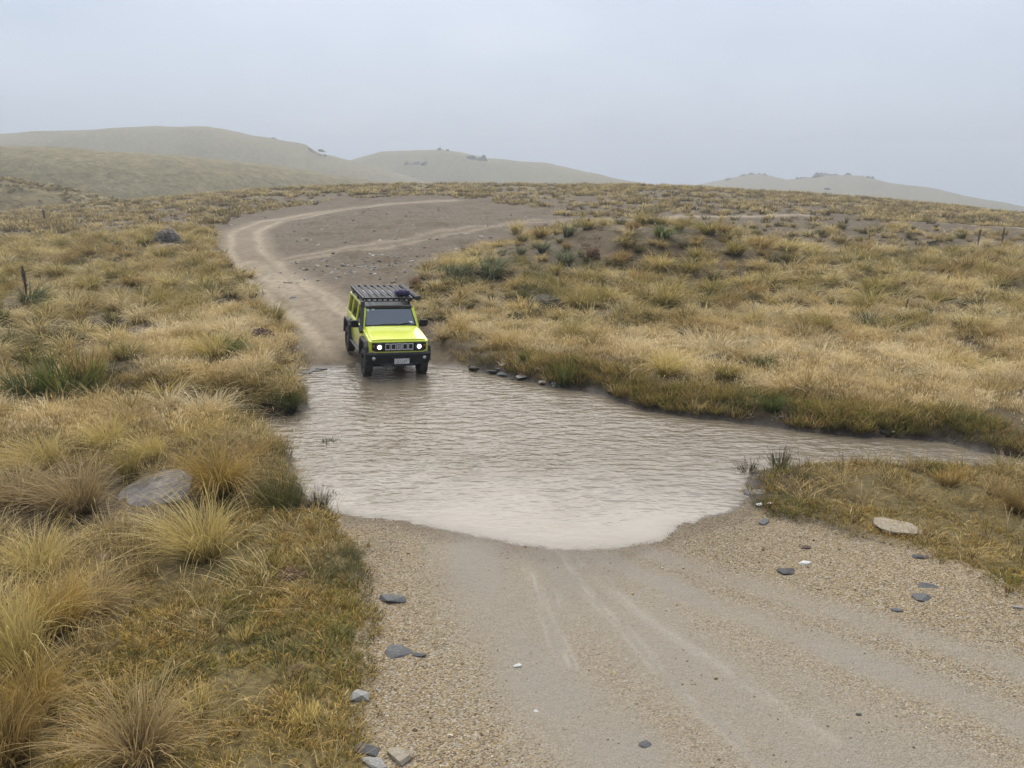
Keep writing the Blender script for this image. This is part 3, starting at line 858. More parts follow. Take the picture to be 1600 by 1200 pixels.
    bm = bmesh.new(); bm_lathe(bm, [(.10, -.08), (.24, -.10), (.33, -.09), (.345, 0), (.33, .09), (.24, .10), (.10, .08)], (0.05, Y(3.74), .88), (0, 1, 0), 36); part("spare_wheel", bm, M_tyre, root, smooth=True)
    # snorkel on the driver's pillar
    bm = bmesh.new()
    bm_bar(bm, (-.765, Y(.98), 1.02), (-.775, Y(1.10), 1.14), .10, .09, up=(0, -1, .5))
    bm_bar(bm, (-.755, Y(1.06), 1.08), (-.675, Y(1.38), 1.62), .085, .075, up=(0, -1, .5))
    bm_bar(bm, (-.675, Y(1.36), 1.60), (-.675, Y(1.37), 1.74), .10, .09, up=(0, -1, 0))
    part("snorkel", bm, M_grey, root, 0.015, 2)
    # roof rack
    rk = bpy.data.objects.new("roof_rack", None); COL.objects.link(rk); rk.parent = root
    ra, rb, rw, rz = Y(1.50), Y(3.50), .63, 1.79
    bm = bmesh.new()
    for x in (-rw, rw):
        bm_bar(bm, (x, ra, rz), (x, rb, rz), .045, .05); bm_bar(bm, (x * .99, ra + .03, rz - .075), (x * .99, rb - .03, rz - .075), .03, .025)
        for k in range(9):
            t = ra + .06 + k * (rb - ra - .12) / 8
            bm_bar(bm, (x * .99, t, rz - .08), (x * .99, t, rz), .03, .02, up=(0, 1, 0))
    for y in (ra, rb):
        bm_bar(bm, (-rw - .02, y, rz), (rw + .02, y, rz), .045, .05)
    part("rack_frame", bm, M_rack, rk, 0.006)
    bm = bmesh.new()
    bm_bar(bm, (-rw, ra - .015, rz - .07), (rw, ra - .015, rz - .07), .02, .02)
    for k in range(9):
        x = -rw + .06 + k * (2 * rw - .12) / 8
        bm_bar(bm, (x, ra - .015, rz - .08), (x, ra - .015, rz), .05, .015, up=(0, 1, 0))
    part("wind_deflector", bm, M_rack, rk)
    for k in range(7):
        x = -rw + .10 + k * (2 * rw - .20) / 6
        bm = bmesh.new(); bm_bar(bm, (x, ra + .022, rz + .012), (x, rb - .022, rz + .012), .105, .022)
        part("slat", bm, M_slat, rk, 0.004)
    for x in (-.60, .60):
        for s in (1.75, 2.5, 3.3):
            bm = bmesh.new(); bm_bar(bm, (x, Y(s), 1.60), (x, Y(s), 1.715), .05, .07, up=(0, 1, 0)); part("rack_foot", bm, M_rack, rk)
    # rolled awning on the far rail
    bm = bmesh.new()
    bm_prism(bm, [(.70, 1.75), (.83, 1.75), (.85, 1.78), (.845, 1.84), (.82, 1.86), (.73, 1.86), (.695, 1.83)], lambda p: (p[0], Y(1.42), p[1]), lambda p: (p[0], Y(3.45), p[1]))
    aw = part("awning", bm, M_awn, root, 0.02, 3)
    for s in (1.8, 2.5, 3.2):
        bm = bmesh.new()
        bm_bar(bm, (.60, Y(s), 1.765), (.72, Y(s), 1.765), .04, .01); part("awning_bracket", bm, M_slat, aw)
    bm = bmesh.new(); bm_prism(bm, [(.71, 1.76), (.82, 1.76), (.84, 1.785), (.83, 1.83), (.73, 1.845)], lambda p: (p[0], Y(1.405), p[1]), lambda p: (p[0], Y(1.419), p[1]))
    part("end_cap", bm, M_grey, aw, 0.004)
    return root

CAR_LOC, CAR_ROT, CAR_SIZE = (-3.24, 18.68), R(20.4), 0.94
car = build_car()
def _car_ground(lx, ly):
    c, s = math.cos(CAR_ROT), math.sin(CAR_ROT)
    return zat(CAR_LOC[0] + lx * c - ly * s, CAR_LOC[1] + lx * s + ly * c)
zf = (_car_ground(-.66, -1.217) + _car_ground(.66, -1.217)) / 2
zr = (_car_ground(-.66, 1.217) + _car_ground(.66, 1.217)) / 2
car.location = (CAR_LOC[0], CAR_LOC[1], (zf + zr) / 2 + 0.006)
car.rotation_euler = (math.atan2(zr - zf, 2.43), R(3.0), CAR_ROT)
car.scale = (CAR_SIZE,) * 3
bpy.context.view_layer.update()

# bag strapped on the front corner of the rack
def build_bag():
    bm = bmesh.new()
    bmesh.ops.create_uvsphere(bm, u_segments=20, v_segments=12, radius=1)
    for v in bm.verts:
        p = v.co
        k = 1 + 0.10 * math.sin(5 * p.x + 2) * math.cos(4 * p.y) + 0.06 * math.sin(9 * p.z + p.x * 6)
        f = lambda a: math.copysign(abs(a) ** 0.65, a)
        v.co = Vector((f(p.x) * .19 * k, f(p.y) * .16 * k, f(p.z) * .085 * k + .085))
    m = simple_mat("purple_bag_cloth", (0.035, 0.022, 0.085), 0.7, var=0.4, scale=14, bump=0.4, bscale=25)
    bag = part("stuff_bag", bm, m, None, smooth=True, label="dark purple bag strapped on the front corner of the roof rack", cat="bag")
    bm = bmesh.new()
    for x in (-.08, .08):
        bm_tube(bm, [(x, -.165, .0), (x, -.168, .09), (x, -.10, .175), (x, .10, .175), (x, .168, .09), (x, .165, .0)], .009, 6)
    part("strap", bm, simple_mat("strap_webbing", (0.03, 0.05, 0.04), 0.7), bag, smooth=True)
    bag.matrix_world = car.matrix_world @ Matrix.Translation((.42, 1.75 - 1.915, 1.815))
build_bag()
TUSS = [
    (-4.07, 9.82, 1.07, 1.16, "amber", "tussock", "tall amber tussock standing behind the flat grey slab on the left bank"),
    (-3.62, 8.03, 0.93, 1.13, "straw", "tussock", "arching straw-coloured tussock in front of the flat grey slab"),
    (-4.3, 5.64, 1.21, 1.05, "straw", "tussock", "largest tall golden tussock at the left edge of the foreground"),
    (-4.3, 6.35, 0.82, 0.73, "amber", "tussock", "upright amber tussock just behind the largest golden tussock"),
    (-3.7, 4.61, 0.94, 0.8, "brown", "tussock", "dark brown tussock in the bottom left corner"),
    (-2.77, 4.67, 0.71, 0.9, "drybrown", "tussock", "dry brown tussock of fine tangled stems near the bottom left corner"),
    (-5.62, 9.0, 0.91, 1.24, "drybrown", "tussock", "dry brown reedy tussock left of the flat grey slab"),
    (-6.39, 9.06, 0.75, 1.08, "drybrown", "tussock", "dry brown tussock at the left edge behind the golden tussock"),
    (-5.42, 10.05, 0.7, 0.55, "olive", "tussock", "narrow olive tussock rising behind the flat grey slab"),
    (-5.34, 10.58, 0.62, 0.67, "straw", "tussock", "pale bleached tussock behind the flat grey slab"),
    (-8.52, 14.05, 1.11, 1.85, "green", "rush_clump", "large bright green rush clump on the left meadow"),
    (-9.2, 13.88, 0.71, 1.34, "deepgreen", "rush_clump", "low deep green rush clump at the left edge of the meadow"),
    (-8.54, 14.69, 1.03, 1.03, "brown", "rush_clump", "brown rush clump growing against the large green one"),
    (-6.55, 17.0, 0.75, 1.03, "green", "tussock", "small green tussock in pale grass left of the car"),
    (-6.72, 16.49, 0.89, 1.14, "straw", "tussock", "straw tussock beside the small green tussock left of the car"),
    (-4.44, 14.43, 0.66, 0.76, "deepgreen", "tussock", "dark green tussock hanging over the water at the inlet"),
    (-3.18, 9.65, 0.75, 0.53, "moss", "tussock", "mossy green tussock on the water edge below the inlet"),
    (-2.75, 9.91, 0.43, 0.47, "rush", "rush_clump", "small dark rush clump standing at the left water edge"),
    (-3.26, 12.73, 0.21, 0.27, "rush", "reed", "thin dark reed tuft standing in the water"),
    (-1.99, 7.87, 0.24, 0.52, "moss", "tussock", "low mossy cushion where turf meets the gravel"),
    (4.33, 11.45, 0.44, 0.45, "rush", "sedge", "lone sedge with dark stems on the tip of the spit"),
    (3.8, 11.41, 0.27, 0.41, "rush", "reed", "faint reed tuft in the water off the spit"),
    (5.55, 11.29, 0.31, 0.41, "brown", "sedge", "brown sedge on the middle of the spit"),
    (6.49, 10.51, 0.42, 0.57, "brown", "sedge", "brown green sedge on the spit before the stream"),
    (6.97, 9.61, 0.57, 0.62, "brown", "tussock", "brown tussock at the right edge of the spit"),
    (6.32, 11.11, 0.3, 0.4, "drybrown", "sedge", "dry brown sedge between two sedges on the spit"),
    (7.01, 10.19, 0.41, 0.46, "drybrown", "sedge", "dry sedge close to the right edge of the spit"),
    (4.74, 20.45, 0.77, 1.41, "brown", "tussock", "rounded brown tussock in the pale grass across the water"),
    (10.24, 21.32, 0.62, 1.1, "deepgreen", "tussock", "dark green tussock in the right field"),
    (10.55, 20.48, 0.7, 1.23, "olive", "tussock", "olive tussock beside the dark green tussock in the right field"),
    (14.07, 22.09, 0.57, 1.13, "deepgreen", "tussock", "dark green tussock near the right edge of the field"),
    (10.56, 16.85, 0.59, 1.17, "straw", "tussock", "pale straw tussock with green heart on the right bank"),
    (3.34, 15.96, 0.7, 1.11, "straw", "tussock", "pale spiky straw tussock on the far bank"),
    (4.55, 15.78, 0.58, 0.96, "olive", "tussock", "olive tussock on the far bank right of the spiky straw one"),
    (5.78, 16.84, 0.4, 0.73, "green", "tussock", "small green tussock in pale grass of the far bank"),
    (12.0, 28.98, 0.73, 1.47, "olive", "tussock", "olive tussock midway across the right field"),
    (15.04, 26.05, 0.66, 1.33, "brown", "tussock", "brown tussock in the upper right field"),
    (0.33, 49.92, 1.24, 1.33, "strawgreen", "tussock", "straw-topped tussock at the left end of the mound"),
    (2.59, 35.85, 0.95, 0.95, "bluegreen", "tussock", "green tussock with pale top on the back of the mound"),
    (3.56, 36.71, 0.85, 1.09, "strawgreen", "tussock", "spiky straw tussock on the back crest of the mound"),
    (1.35, 33.78, 0.79, 0.96, "bluegreen", "tussock", "blue green tussock leaning on the left of the mound"),
    (2.25, 31.98, 1.02, 1.29, "bluegreen", "tussock", "large blue green tussock in the middle of the mound"),
    (3.44, 32.65, 0.6, 0.76, "redbrown", "shrub", "round red brown shrub on the mound"),
    (6.33, 37.74, 0.87, 1.25, "strawgreen", "tussock", "olive and straw tussock on the crest of the mound"),
    (6.76, 34.63, 0.81, 1.5, "green", "tussock", "bright green tussock near the crest of the mound"),
    (9.13, 36.08, 0.96, 1.56, "olive", "tussock", "dark olive tussock on the right shoulder of the mound"),
    (9.94, 36.29, 0.9, 1.08, "brown", "tussock", "brown tussock leaning against the dark olive one on the mound"),
    (9.81, 33.56, 1.01, 1.4, "olive", "tussock", "olive straw tussock on the right slope of the mound"),
    (6.02, 31.16, 1.02, 1.36, "strawgreen", "tussock", "pale spiky tussock at the front of the mound"),
    (-2.18, 28.7, 0.97, 1.5, "bluegreen", "tussock", "big dark tussock at the bank edge behind the car"),
    (-0.79, 29.21, 1.13, 1.62, "bluegreen", "tussock", "big drooping grey green tussock behind the car"),
    (3.08, 29.15, 0.94, 1.53, "olive", "tussock", "olive tussock in front of the mound"),
    (-1.6, 29.32, 1.11, 0.99, "strawgreen", "tussock", "straw tussock between the two big tussocks behind the car"),
    (-10.9, 23.36, 0.99, 1.11, "olive", "tussock", "rounded olive tussock left of the dirt road"),
    (-9.8, 22.77, 0.78, 0.97, "olive", "tussock", "dark olive tussock nearest the left verge of the dirt road"),
    (-14.49, 28.83, 0.71, 1.07, "brown", "tussock", "brown tussock in the left meadow behind the rounded olive one"),
    (-17.26, 41.34, 0.79, 1.17, "brown", "tussock", "brown tussock on the verge at the road bend"),
    (-15.51, 24.32, 0.87, 1.24, "bluegreen", "tussock", "blue green tussock with a tall dead flower spike"),
    (-14.58, 24.06, 0.57, 1.15, "green", "tussock", "low green tussock drooping beside the flower spike"),
    (-13.89, 20.27, 0.83, 0.87, "deepgreen", "tussock", "dark green tussock cut by the left edge of the picture"),
    (5.01, 13.99, 0.49, 0.74, "green", "tussock", "yellow green tussock low on the far bank"),
    (0.31, 17.66, 0.34, 0.46, "green", "sedge", "small green sedge above the stony shore"),
    (1.17, 16.28, 0.67, 0.57, "green", "sedge", "green sedge at the stony shore of the far bank"),
    (0.09, 22.08, 0.43, 0.64, "deepgreen", "shrub", "small dark green shrub in the dry grass"),
    (-6.28, 18.68, 0.5, 0.71, "purple", "shrub", "purple brown shrub at the road edge left of the car"),
    (-20.3, 45.54, 1.25, 1.9, "grey", "shrub", "grey twiggy shrub in the left meadow"),
    (-18.94, 42.18, 0.63, 1.55, "palepink", "shrub", "pale pinkish dead cushion beside the grey shrub"),
    (24.72, 45.21, 0.6, 0.9, "darkshrub", "shrub", "small dark shrub below the terrace"),
    (-3.51, 27.65, 0.51, 0.61, "redbrown", "shrub", "little brown seed-headed shrub behind the car"),
    (-5.15, 7.39, 0.73, 0.84, "straw", "tussock", "golden tussock between the slab and the left edge"),
    (-4.17, 6.71, 0.51, 0.71, "drybrown", "tussock", "low dry brown tussock in the middle of the left foreground"),
    (-3.81, 5.16, 0.82, 0.77, "amber", "tussock", "amber tussock just in front of the largest golden tussock"),
    (-6.73, 10.21, 0.78, 1.01, "straw", "tussock", "pale straw tussock in the left band of bleached grass"),
    (-6.26, 11.09, 0.65, 0.89, "straw", "tussock", "bleached straw tussock in the middle of the left band of pale grass"),
    (-5.22, 11.68, 0.52, 0.83, "straw", "tussock", "straw tussock at the right end of the left band of pale grass"),
    (-3.99, 11.07, 0.5, 0.6, "brown", "tussock", "brown tussock right of the tall amber tussock"),
    (-5.16, 14.26, 0.5, 0.76, "olive", "tussock", "olive tussock above the head of the inlet"),
    (-6.87, 14.48, 0.57, 1.15, "straw", "tussock", "pale tussock on the left bank above the inlet"),
    (-8.52, 16.38, 0.57, 1.14, "olive", "tussock", "olive tussock behind the large green rush clump"),
    (-5.17, 15.59, 0.54, 0.82, "olive", "tussock", "olive tussock at the left corner of the ford"),
    (-2.56, 5.26, 0.31, 0.37, "straw", "sedge", "thin straw sedge on the left turf"),
    (-2.59, 6.38, 0.25, 0.31, "straw", "sedge", "thin pale sedge in the middle of the left turf"),
    (-1.62, 5.07, 0.3, 0.3, "straw", "sedge", "straw sedge near the gravel at the bottom"),
    (-1.69, 6.94, 0.23, 0.26, "olive", "sedge", "little olive sedge at the turf edge by the slate slab"),
    (-2.47, 7.6, 0.11, 0.43, "redbrown", "shrub", "low rusty red cushion on the left turf"),
    (-1.86, 5.76, 0.06, 0.28, "redbrown", "shrub", "small rusty red cushion low on the left turf"),
]
STONES = [
    (-1.29, 7.2, 0.29, 0.14, "slate", "blue grey slate slab on gravel at the edge of the turf"),
    (-1.06, 6.13, 0.27, 0.08, "slate", "long dark slate splinter on the gravel near the turf"),
    (-0.86, 6.11, 0.14, 0.07, "slate", "short slate chip touching the long splinter"),
    (-1.27, 5.37, 0.18, 0.16, "pale", "squarish pale grey block at the turf edge"),
    (-1.08, 4.72, 0.18, 0.12, "slate", "grey slate wedge at the bottom of the turf edge"),
    (-0.84, 4.64, 0.21, 0.12, "tan", "tan rock at the bottom edge of the gravel"),
    (-1.0, 4.58, 0.19, 0.09, "pale", "pale rock cut by the bottom edge"),
    (0.05, 5.98, 0.08, 0.05, "white", "small white stone alone on the grey track"),
    (1.01, 4.83, 0.1, 0.04, "slate", "small dark flat stone at the bottom of the track"),
    (3.2, 7.9, 0.24, 0.1, "dark", "dark wedge stone on the gravel beside a pale pebble"),
    (3.48, 8.12, 0.15, 0.08, "white", "pale pebble beside the dark wedge stone"),
    (3.68, 8.62, 0.13, 0.06, "red", "small dark red stone behind the pale pebble"),
    (3.43, 9.46, 0.23, 0.07, "slate", "flat slate on the gravel near the right shore"),
    (4.91, 8.23, 0.18, 0.09, "dark", "dark angular stone on gravel near the turf edge"),
    (4.37, 7.14, 0.26, 0.09, "slate", "grey slate slab lying on the right gravel"),
    (4.54, 7.39, 0.21, 0.06, "slate", "thin slate sliver behind the grey slab"),
    (3.95, 6.89, 0.12, 0.05, "slate", "small slate chip in front of the grey slab"),
    (5.07, 9.09, 0.59, 0.1, "tan", "long pale weathered slab at the edge of the spit"),
    (3.24, 10.88, 0.28, 0.09, "dark", "dark stone in the shallow water off the spit"),
    (3.39, 11.09, 0.36, 0.07, "dark", "low dark stones awash just off the spit"),
    (3.61, 10.44, 0.29, 0.06, "slate", "slate sliver lying at the spit waterline"),
    (3.52, 9.95, 0.11, 0.05, "white", "tiny white stone at the foot of the spit"),
    (3.66, 9.91, 0.11, 0.05, "white", "tiny cream stone next to the white one below the spit"),
    (-5.23, 14.3, 0.58, 0.13, "pale", "pale flat slab at the head of the inlet"),
    (-5.58, 14.17, 0.2, 0.18, "pale", "round grey stone at the inlet"),
    (-5.41, 14.05, 0.17, 0.1, "pale", "small pale stone at the inlet water edge"),
    (-4.88, 16.92, 0.27, 0.1, "slate", "dark slate at the left shore beside the ford"),
    (-5.05, 17.32, 0.21, 0.09, "pale", "pale sliver of stone at the left shore"),
    (-4.95, 17.63, 0.34, 0.09, "slate", "slate flag at the top of the left shore"),
    (-4.77, 17.79, 0.34, 0.09, "slate", "slate flag nearest the left front wheel track"),
    (-4.66, 17.96, 0.31, 0.08, "dark", "dark flag at the end of the left shore pile"),
    (-5.06, 17.85, 0.28, 0.08, "tan", "tan flag behind the left shore pile"),
    (-0.46, 17.54, 0.31, 0.09, "dark", "dark stone where the road meets the far bank"),
    (-0.21, 17.31, 0.33, 0.11, "slate", "slate on the stony far shore"),
    (-0.03, 17.07, 0.21, 0.09, "dark", "dark stone at the waterline of the far shore"),
    (-0.85, 17.81, 0.37, 0.09, "dark", "flat dark stone at the road edge right of the car"),
    (0.72, 16.56, 0.23, 0.1, "tan", "tan stone on the far shore below the sedge"),
    (0.22, 16.98, 0.27, 0.1, "pale", "grey stone on the far shore"),
    (283.62, 704.3, 5.76, 4.04, "dark", "lone black rock on the skyline of the near rise"),
    (1.03, 24.08, 1.11, 0.49, "boulder", "dark speckled boulder in dry grass behind the far shore"),
    (5.27, 34.24, 0.34, 0.23, "white", "whitish stone on the bare face of the mound"),
    (5.16, 6.84, 0.1, 0.05, "pale", "grey stone at the right edge of the gravel"),
    (0.2, 5.29, 0.04, 0.02, "white", "tiny pale pebble on the grey track"),
    (2.79, 5.17, 0.05, 0.03, "dark", "tiny dark pebble low on the right track"),
    (-4.76, 7.96, 0.19, 0.09, "pink", "pinkish grey stone half hidden in the left turf"),
]

# ------------------------------------------------------------------ grass building
def blades(rng, n, base_r, L0, L1, tilt, droop, width, segs=3, lean=(0, 0), head=0.0, head_w=0.02, wtaper=0.75):
    """n grass blades as tapered strips. Returns verts, faces, s (0 root .. 1 tip), rnd"""
    V, Fc, S_, Q = [], [], [], []
    for _ in range(n):
        a = rng.random() * 2 * math.pi
        r = base_r * math.sqrt(rng.random())
        bx, by = r * math.cos(a), r * math.sin(a)
        az = a + rng.gauss(0, 0.7)
        Lb = L0 + (L1 - L0) * rng.random()
        t = abs(rng.gauss(0, tilt)) * 0.75 + tilt * 0.35 * (r / max(base_r, 1e-4))
        dr = droop * (0.3 + 1.2 * rng.random())
        dx, dy = math.cos(az), math.sin(az)
        w = width * (0.6 + 0.8 * rng.random())
        fa = rng.random() * math.pi
        sx, sy = math.cos(fa), math.sin(fa)
        q = rng.random()
        i0 = len(V)
        lx, ly = lean
        for k in range(segs + 1):
            s = k / segs
            hor = Lb * (math.sin(t) * s + dr * s * s)
            up = Lb * (math.cos(t) * s - 0.55 * dr * s * s * (0.5 + s))
            px = bx + dx * hor + lx * Lb * s * s; py = by + dy * hor + ly * Lb * s * s
            ww = w * (1 - s ** 2) ** wtaper * 0.5 if s < 1 else 0
            if k < segs:
                V += [(px - sx * ww, py - sy * ww, up), (px + sx * ww, py + sy * ww, up)]
                S_ += [s, s]; Q += [q, q]
            else:
                V.append((px, py, up)); S_.append(1.0); Q.append(q)
        for k in range(segs - 1):
            j = i0 + 2 * k
            Fc.append((j, j + 1, j + 3, j + 2))
        j = i0 + 2 * (segs - 1)
        Fc.append((j, j + 1, j + 2))
        if head and rng.random() < head:
            j = len(V)
            hl = Lb * 0.2; tz = V[-1][2]; tx, ty = V[-1][0], V[-1][1]
            for (ox, oz) in ((0, -hl), (head_w / 2, -hl * .5), (0, 0.01), (-head_w / 2, -hl * .5)):
                V.append((tx + sx * ox - dx * 0.1 * -oz, ty + sy * ox - dy * 0.1 * -oz, tz + oz)); S_.append(1.0); Q.append(min(1, q + .2))
            Fc.append((j, j + 1, j + 2, j + 3))
    return V, Fc, S_, Q

def grass_mat(name, root, tip_a=None, tip_b=None, palette=None, scale=0.5, vary=0.2, transl=0.28, mixr=0.5):
    """tips either blend between two colours by blade, or come from a palette by place and by tuft"""
    m = NT(name)
    s = m.attr("s"); q = m.attr("q")
    oi = m.n("ShaderNodeObjectInfo")
    if palette:
        pn = m.noise(scale, 3, 0.6, oi.outputs["Location"])
        f = m.math("ADD", m.math("MULTIPLY", pn, 1 - mixr), m.math("MULTIPLY", oi.outputs["Random"], mixr))
        f = m.math("ADD", f, m.math("MULTIPLY_ADD", q, 0.16, -0.08))
        tip = m.ramp(f, palette)
    else:
        tip = m.mix(q, tip_a, tip_b)
    c = m.mix(m.math("POWER", s, 0.8), root, tip)  # roots darker than tips: dead thatch, plus shade painted in for the gaps
    k = m.math("MULTIPLY_ADD", m.math("FRACT", m.math("MULTIPLY", oi.outputs["Random"], 7.31)), 2 * vary * 0.98, (1 - vary) * 0.98)
    kk = m.n("ShaderNodeCombineColor")
    for i in range(3): m.put(kk.inputs[i], k)
    c = m.mix(1.0, c, kk.outputs[0], "MULTIPLY")
    p = m.bsdf(c, 0.55, 0.0, 0.25)
    t = m.n("ShaderNodeBsdfTranslucent"); m.put(t.inputs["Color"], c)
    mx = m.n("ShaderNodeMixShader"); mx.inputs[0].default_value = transl
    m.put(mx.inputs[1], p); m.put(mx.inputs[2], t.outputs[0])
    return m.end(mx.outputs[0])

def tuft_meshes(name, mat, count, seed, **kw):
    out = []
    for i in range(count):
        rng = random.Random(seed * 97 + i)
        k = dict(kw)
        ln = k.pop("leanmax", 0.0)
        k["lean"] = (rng.uniform(-ln, ln), rng.uniform(-ln, ln))
        layers = k.pop("layers", None)
        V, Fc, S_, Q = [], [], [], []
        for lay in (layers or [{}]):
            kk = dict(k); kk.update(lay)
            v, f, s, q = blades(rng, **kk)
            o = len(V)
            V += v; Fc += [tuple(a + o for a in t) for t in f]; S_ += s; Q += q
        out.append(make_mesh("%s_%d" % (name, i), V, Fc, mat, attrs=dict(s=S_, q=Q)))
    return out

def scatter(name, meshes, X, Y, scales, label, rng, tilt=0.10, zoff=-0.02, squash=None, flat_rot=False):
    """one uncountable mass: instances of the meshes on the given points"""
    src = bpy.data.collections.new(name + "_shapes")          # not linked to the scene
    for i, me in enumerate(meshes):
        o = bpy.data.objects.new("%s_shape_%02d" % (name, i), me)
        src.objects.link(o)
    n = len(X)
    Z = height(X, Y) + zoff
    me = bpy.data.meshes.new(name)
    me.vertices.add(n)
    me.vertices.foreach_set("co", np.stack([X, Y, Z], -1).astype(np.float32).ravel())
    rot = np.stack([rng.normal(0, tilt, n), rng.normal(0, tilt, n), rng.uniform(0, 6.283, n)], -1)
    if flat_rot: rot[:, :2] = rng.uniform(-0.6, 0.6, (n, 2))
    sc = np.repeat(np.asarray(scales)[:, None], 3, 1)
    if squash is not None: sc[:, 2] *= squash
    a = me.attributes.new("rot", "FLOAT_VECTOR", "POINT"); a.data.foreach_set("vector", rot.astype(np.float32).ravel())
    a = me.attributes.new("scl", "FLOAT_VECTOR", "POINT"); a.data.foreach_set("vector", sc.astype(np.float32).ravel())
    a = me.attributes.new("pick", "INT", "POINT"); a.data.foreach_set("value", rng.integers(0, len(meshes), n).astype(np.int32))
    o = link(name, me, kind="stuff", label=label)
    ng = bpy.data.node_groups.new(name, "GeometryNodeTree")
    ng.interface.new_socket("Geometry", in_out="INPUT", socket_type="NodeSocketGeometry")
    ng.interface.new_socket("Geometry", in_out="OUTPUT", socket_type="NodeSocketGeometry")
    N = ng.nodes
    gi = N.new("NodeGroupInput"); go = N.new("NodeGroupOutput")
    ip = N.new("GeometryNodeInstanceOnPoints")
    ci = N.new("GeometryNodeCollectionInfo")
    ci.inputs["Collection"].default_value = src
    ci.inputs["Separate Children"].default_value = True
    ci.inputs["Reset Children"].default_value = True
    def named(nm, ty):
        q = N.new("GeometryNodeInputNamedAttribute"); q.data_type = ty; q.inputs["Name"].default_value = nm
        return q.outputs["Attribute"]
    e2r = N.new("FunctionNodeEulerToRotation")
    lk = ng.links.new
    lk(gi.outputs[0], ip.inputs["Points"]); lk(ci.outputs[0], ip.inputs["Instance"])
    ip.inputs["Pick Instance"].default_value = True
    lk(named("pick", "INT"), ip.inputs["Instance Index"])
    lk(named("rot", "FLOAT_VECTOR"), e2r.inputs[0]); lk(e2r.outputs[0], ip.inputs["Rotation"])
    lk(named("scl", "FLOAT_VECTOR"), ip.inputs["Scale"])
    lk(ip.outputs[0], go.inputs[0])
    md = o.modifiers.new("scatter", "NODES"); md.node_group = ng
    return o

SLAB = (-4.92, 9.72)
rng = np.random.default_rng(11)
def candidates(n, x0, x1, y0, y1):
    return rng.uniform(x0, x1, n), rng.uniform(y0, y1, n)
def in_view(X, Y, margin=0.16):
    return (np.abs(X) < Y * (0.66 + margin) + 1.6) & (Y > 3.2)
def keep(X, Y, prob, off_water=0.06):
    p = prob * (1 - np.maximum(m_gravel(X, Y), m_dirt(X, Y))) * (-water_sd(X, Y) > off_water) * in_view(X, Y)
    k = rng.random(len(X)) < p
    # the single plants built below keep their own ground
    for t in TUSS:
        if t[1] < 45: k &= (X - t[0]) ** 2 + (Y - t[1] + .25 * t[3]) ** 2 > (.42 * t[3]) ** 2
    # nothing grows under the car
    c, s = math.cos(-CAR_ROT), math.sin(-CAR_ROT)
    lx = (X - CAR_LOC[0]) * c - (Y - CAR_LOC[1]) * s; ly = (X - CAR_LOC[0]) * s + (Y - CAR_LOC[1]) * c
    k &= ~((np.abs(lx) < 1.0) & (np.abs(ly) < 2.1))
    return X[k], Y[k]

# --- pale straw grass
TUSSOCK_LAYERS = [dict(n=130), dict(n=36, L0=.6, L1=.92, tilt=.42, droop=.75), dict(n=60, L0=.14, L1=.36, tilt=.95, droop=.3)]
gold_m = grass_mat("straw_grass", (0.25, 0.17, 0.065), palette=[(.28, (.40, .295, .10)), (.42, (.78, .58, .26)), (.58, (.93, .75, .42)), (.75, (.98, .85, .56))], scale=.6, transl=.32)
X, Y = candidates(70000, -22, 32, 10.5, 27)
X, Y = keep(X, Y, zone_gold(X, Y) * (0.10 + 0.90 * sstep(.38, .58, fbm(X * 1.3, Y * 1.3, 81))) * .75, 0.15)
print("straw", len(X))
scatter("straw_grass", tuft_meshes("straw", gold_m, 7, 1, n=60, base_r=.19, L0=.10, L1=.36, tilt=.40, droop=.25, width=.0095, head=.5, head_w=.012, leanmax=.3),
        X, Y, rng.uniform(.55, 1.2, len(X)), "pale straw-coloured dry grass covering the banks", rng)
X, Y = candidates(30000, -22, 32, 10.5, 27)
X, Y = keep(X, Y, zone_gold(X, Y) * .05, 0.35)
scatter("straw_tussocks", tuft_meshes("strawtuss", gold_m, 6, 21, n=90, base_r=.13, L0=.30, L1=.66, tilt=.5, droop=.42, width=.012, leanmax=.25, segs=4, layers=TUSSOCK_LAYERS),
        X, Y, rng.uniform(.6, 1.15, len(X)), "pale straw tussocks bulging out of the dry grass", rng)
# --- olive tussocks of the fields
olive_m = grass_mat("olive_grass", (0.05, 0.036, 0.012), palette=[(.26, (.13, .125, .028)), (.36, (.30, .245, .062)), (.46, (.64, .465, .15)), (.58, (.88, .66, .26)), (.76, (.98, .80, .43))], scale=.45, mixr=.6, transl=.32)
def field_prob(X, Y):
    scarp = sstep(42, 45, Y) * (X > 4)
    p = (1 - 0.9 * zone_gold(X, Y)) * (1 - .75 * scarp) * (1 - sstep(50, 58, Y)) * np.where(X < -7, sstep(13.5, 15, Y), sstep(17.5, 20, Y))
    return p * (1 - .93 * np.exp(-((((X - 5.6) / 7.0) ** 2 + ((Y - 37.0) / 4.6) ** 2)) ** 2))
X, Y = candidates(120000, -48, 48, 13.5, 58)
clump = sstep(.36, .58, fbm(X * .5, Y * .5, 82, 3))
X, Y = keep(X, Y, field_prob(X, Y) * (.35 + .65 * clump) * .10, 0.5)
print("olive", len(X))
scatter("olive_tussocks", tuft_meshes("olive", olive_m, 10, 2, n=90, base_r=.13, L0=.30, L1=.66, tilt=.46, droop=.58, width=.0145, leanmax=.25, segs=4, layers=TUSSOCK_LAYERS),
        X, Y, rng.uniform(.55, 1.25, len(X)), "olive brown tussocks crowding both fields", rng)
thatch_m = grass_mat("field_thatch", (0.05, 0.036, 0.014), palette=[(.28, (.12, .095, .026)), (.42, (.42, .30, .095)), (.56, (.70, .52, .20)), (.76, (.85, .66, .34))], scale=.8, transl=.3)
X, Y = candidates(120000, -48, 48, 13.5, 58)
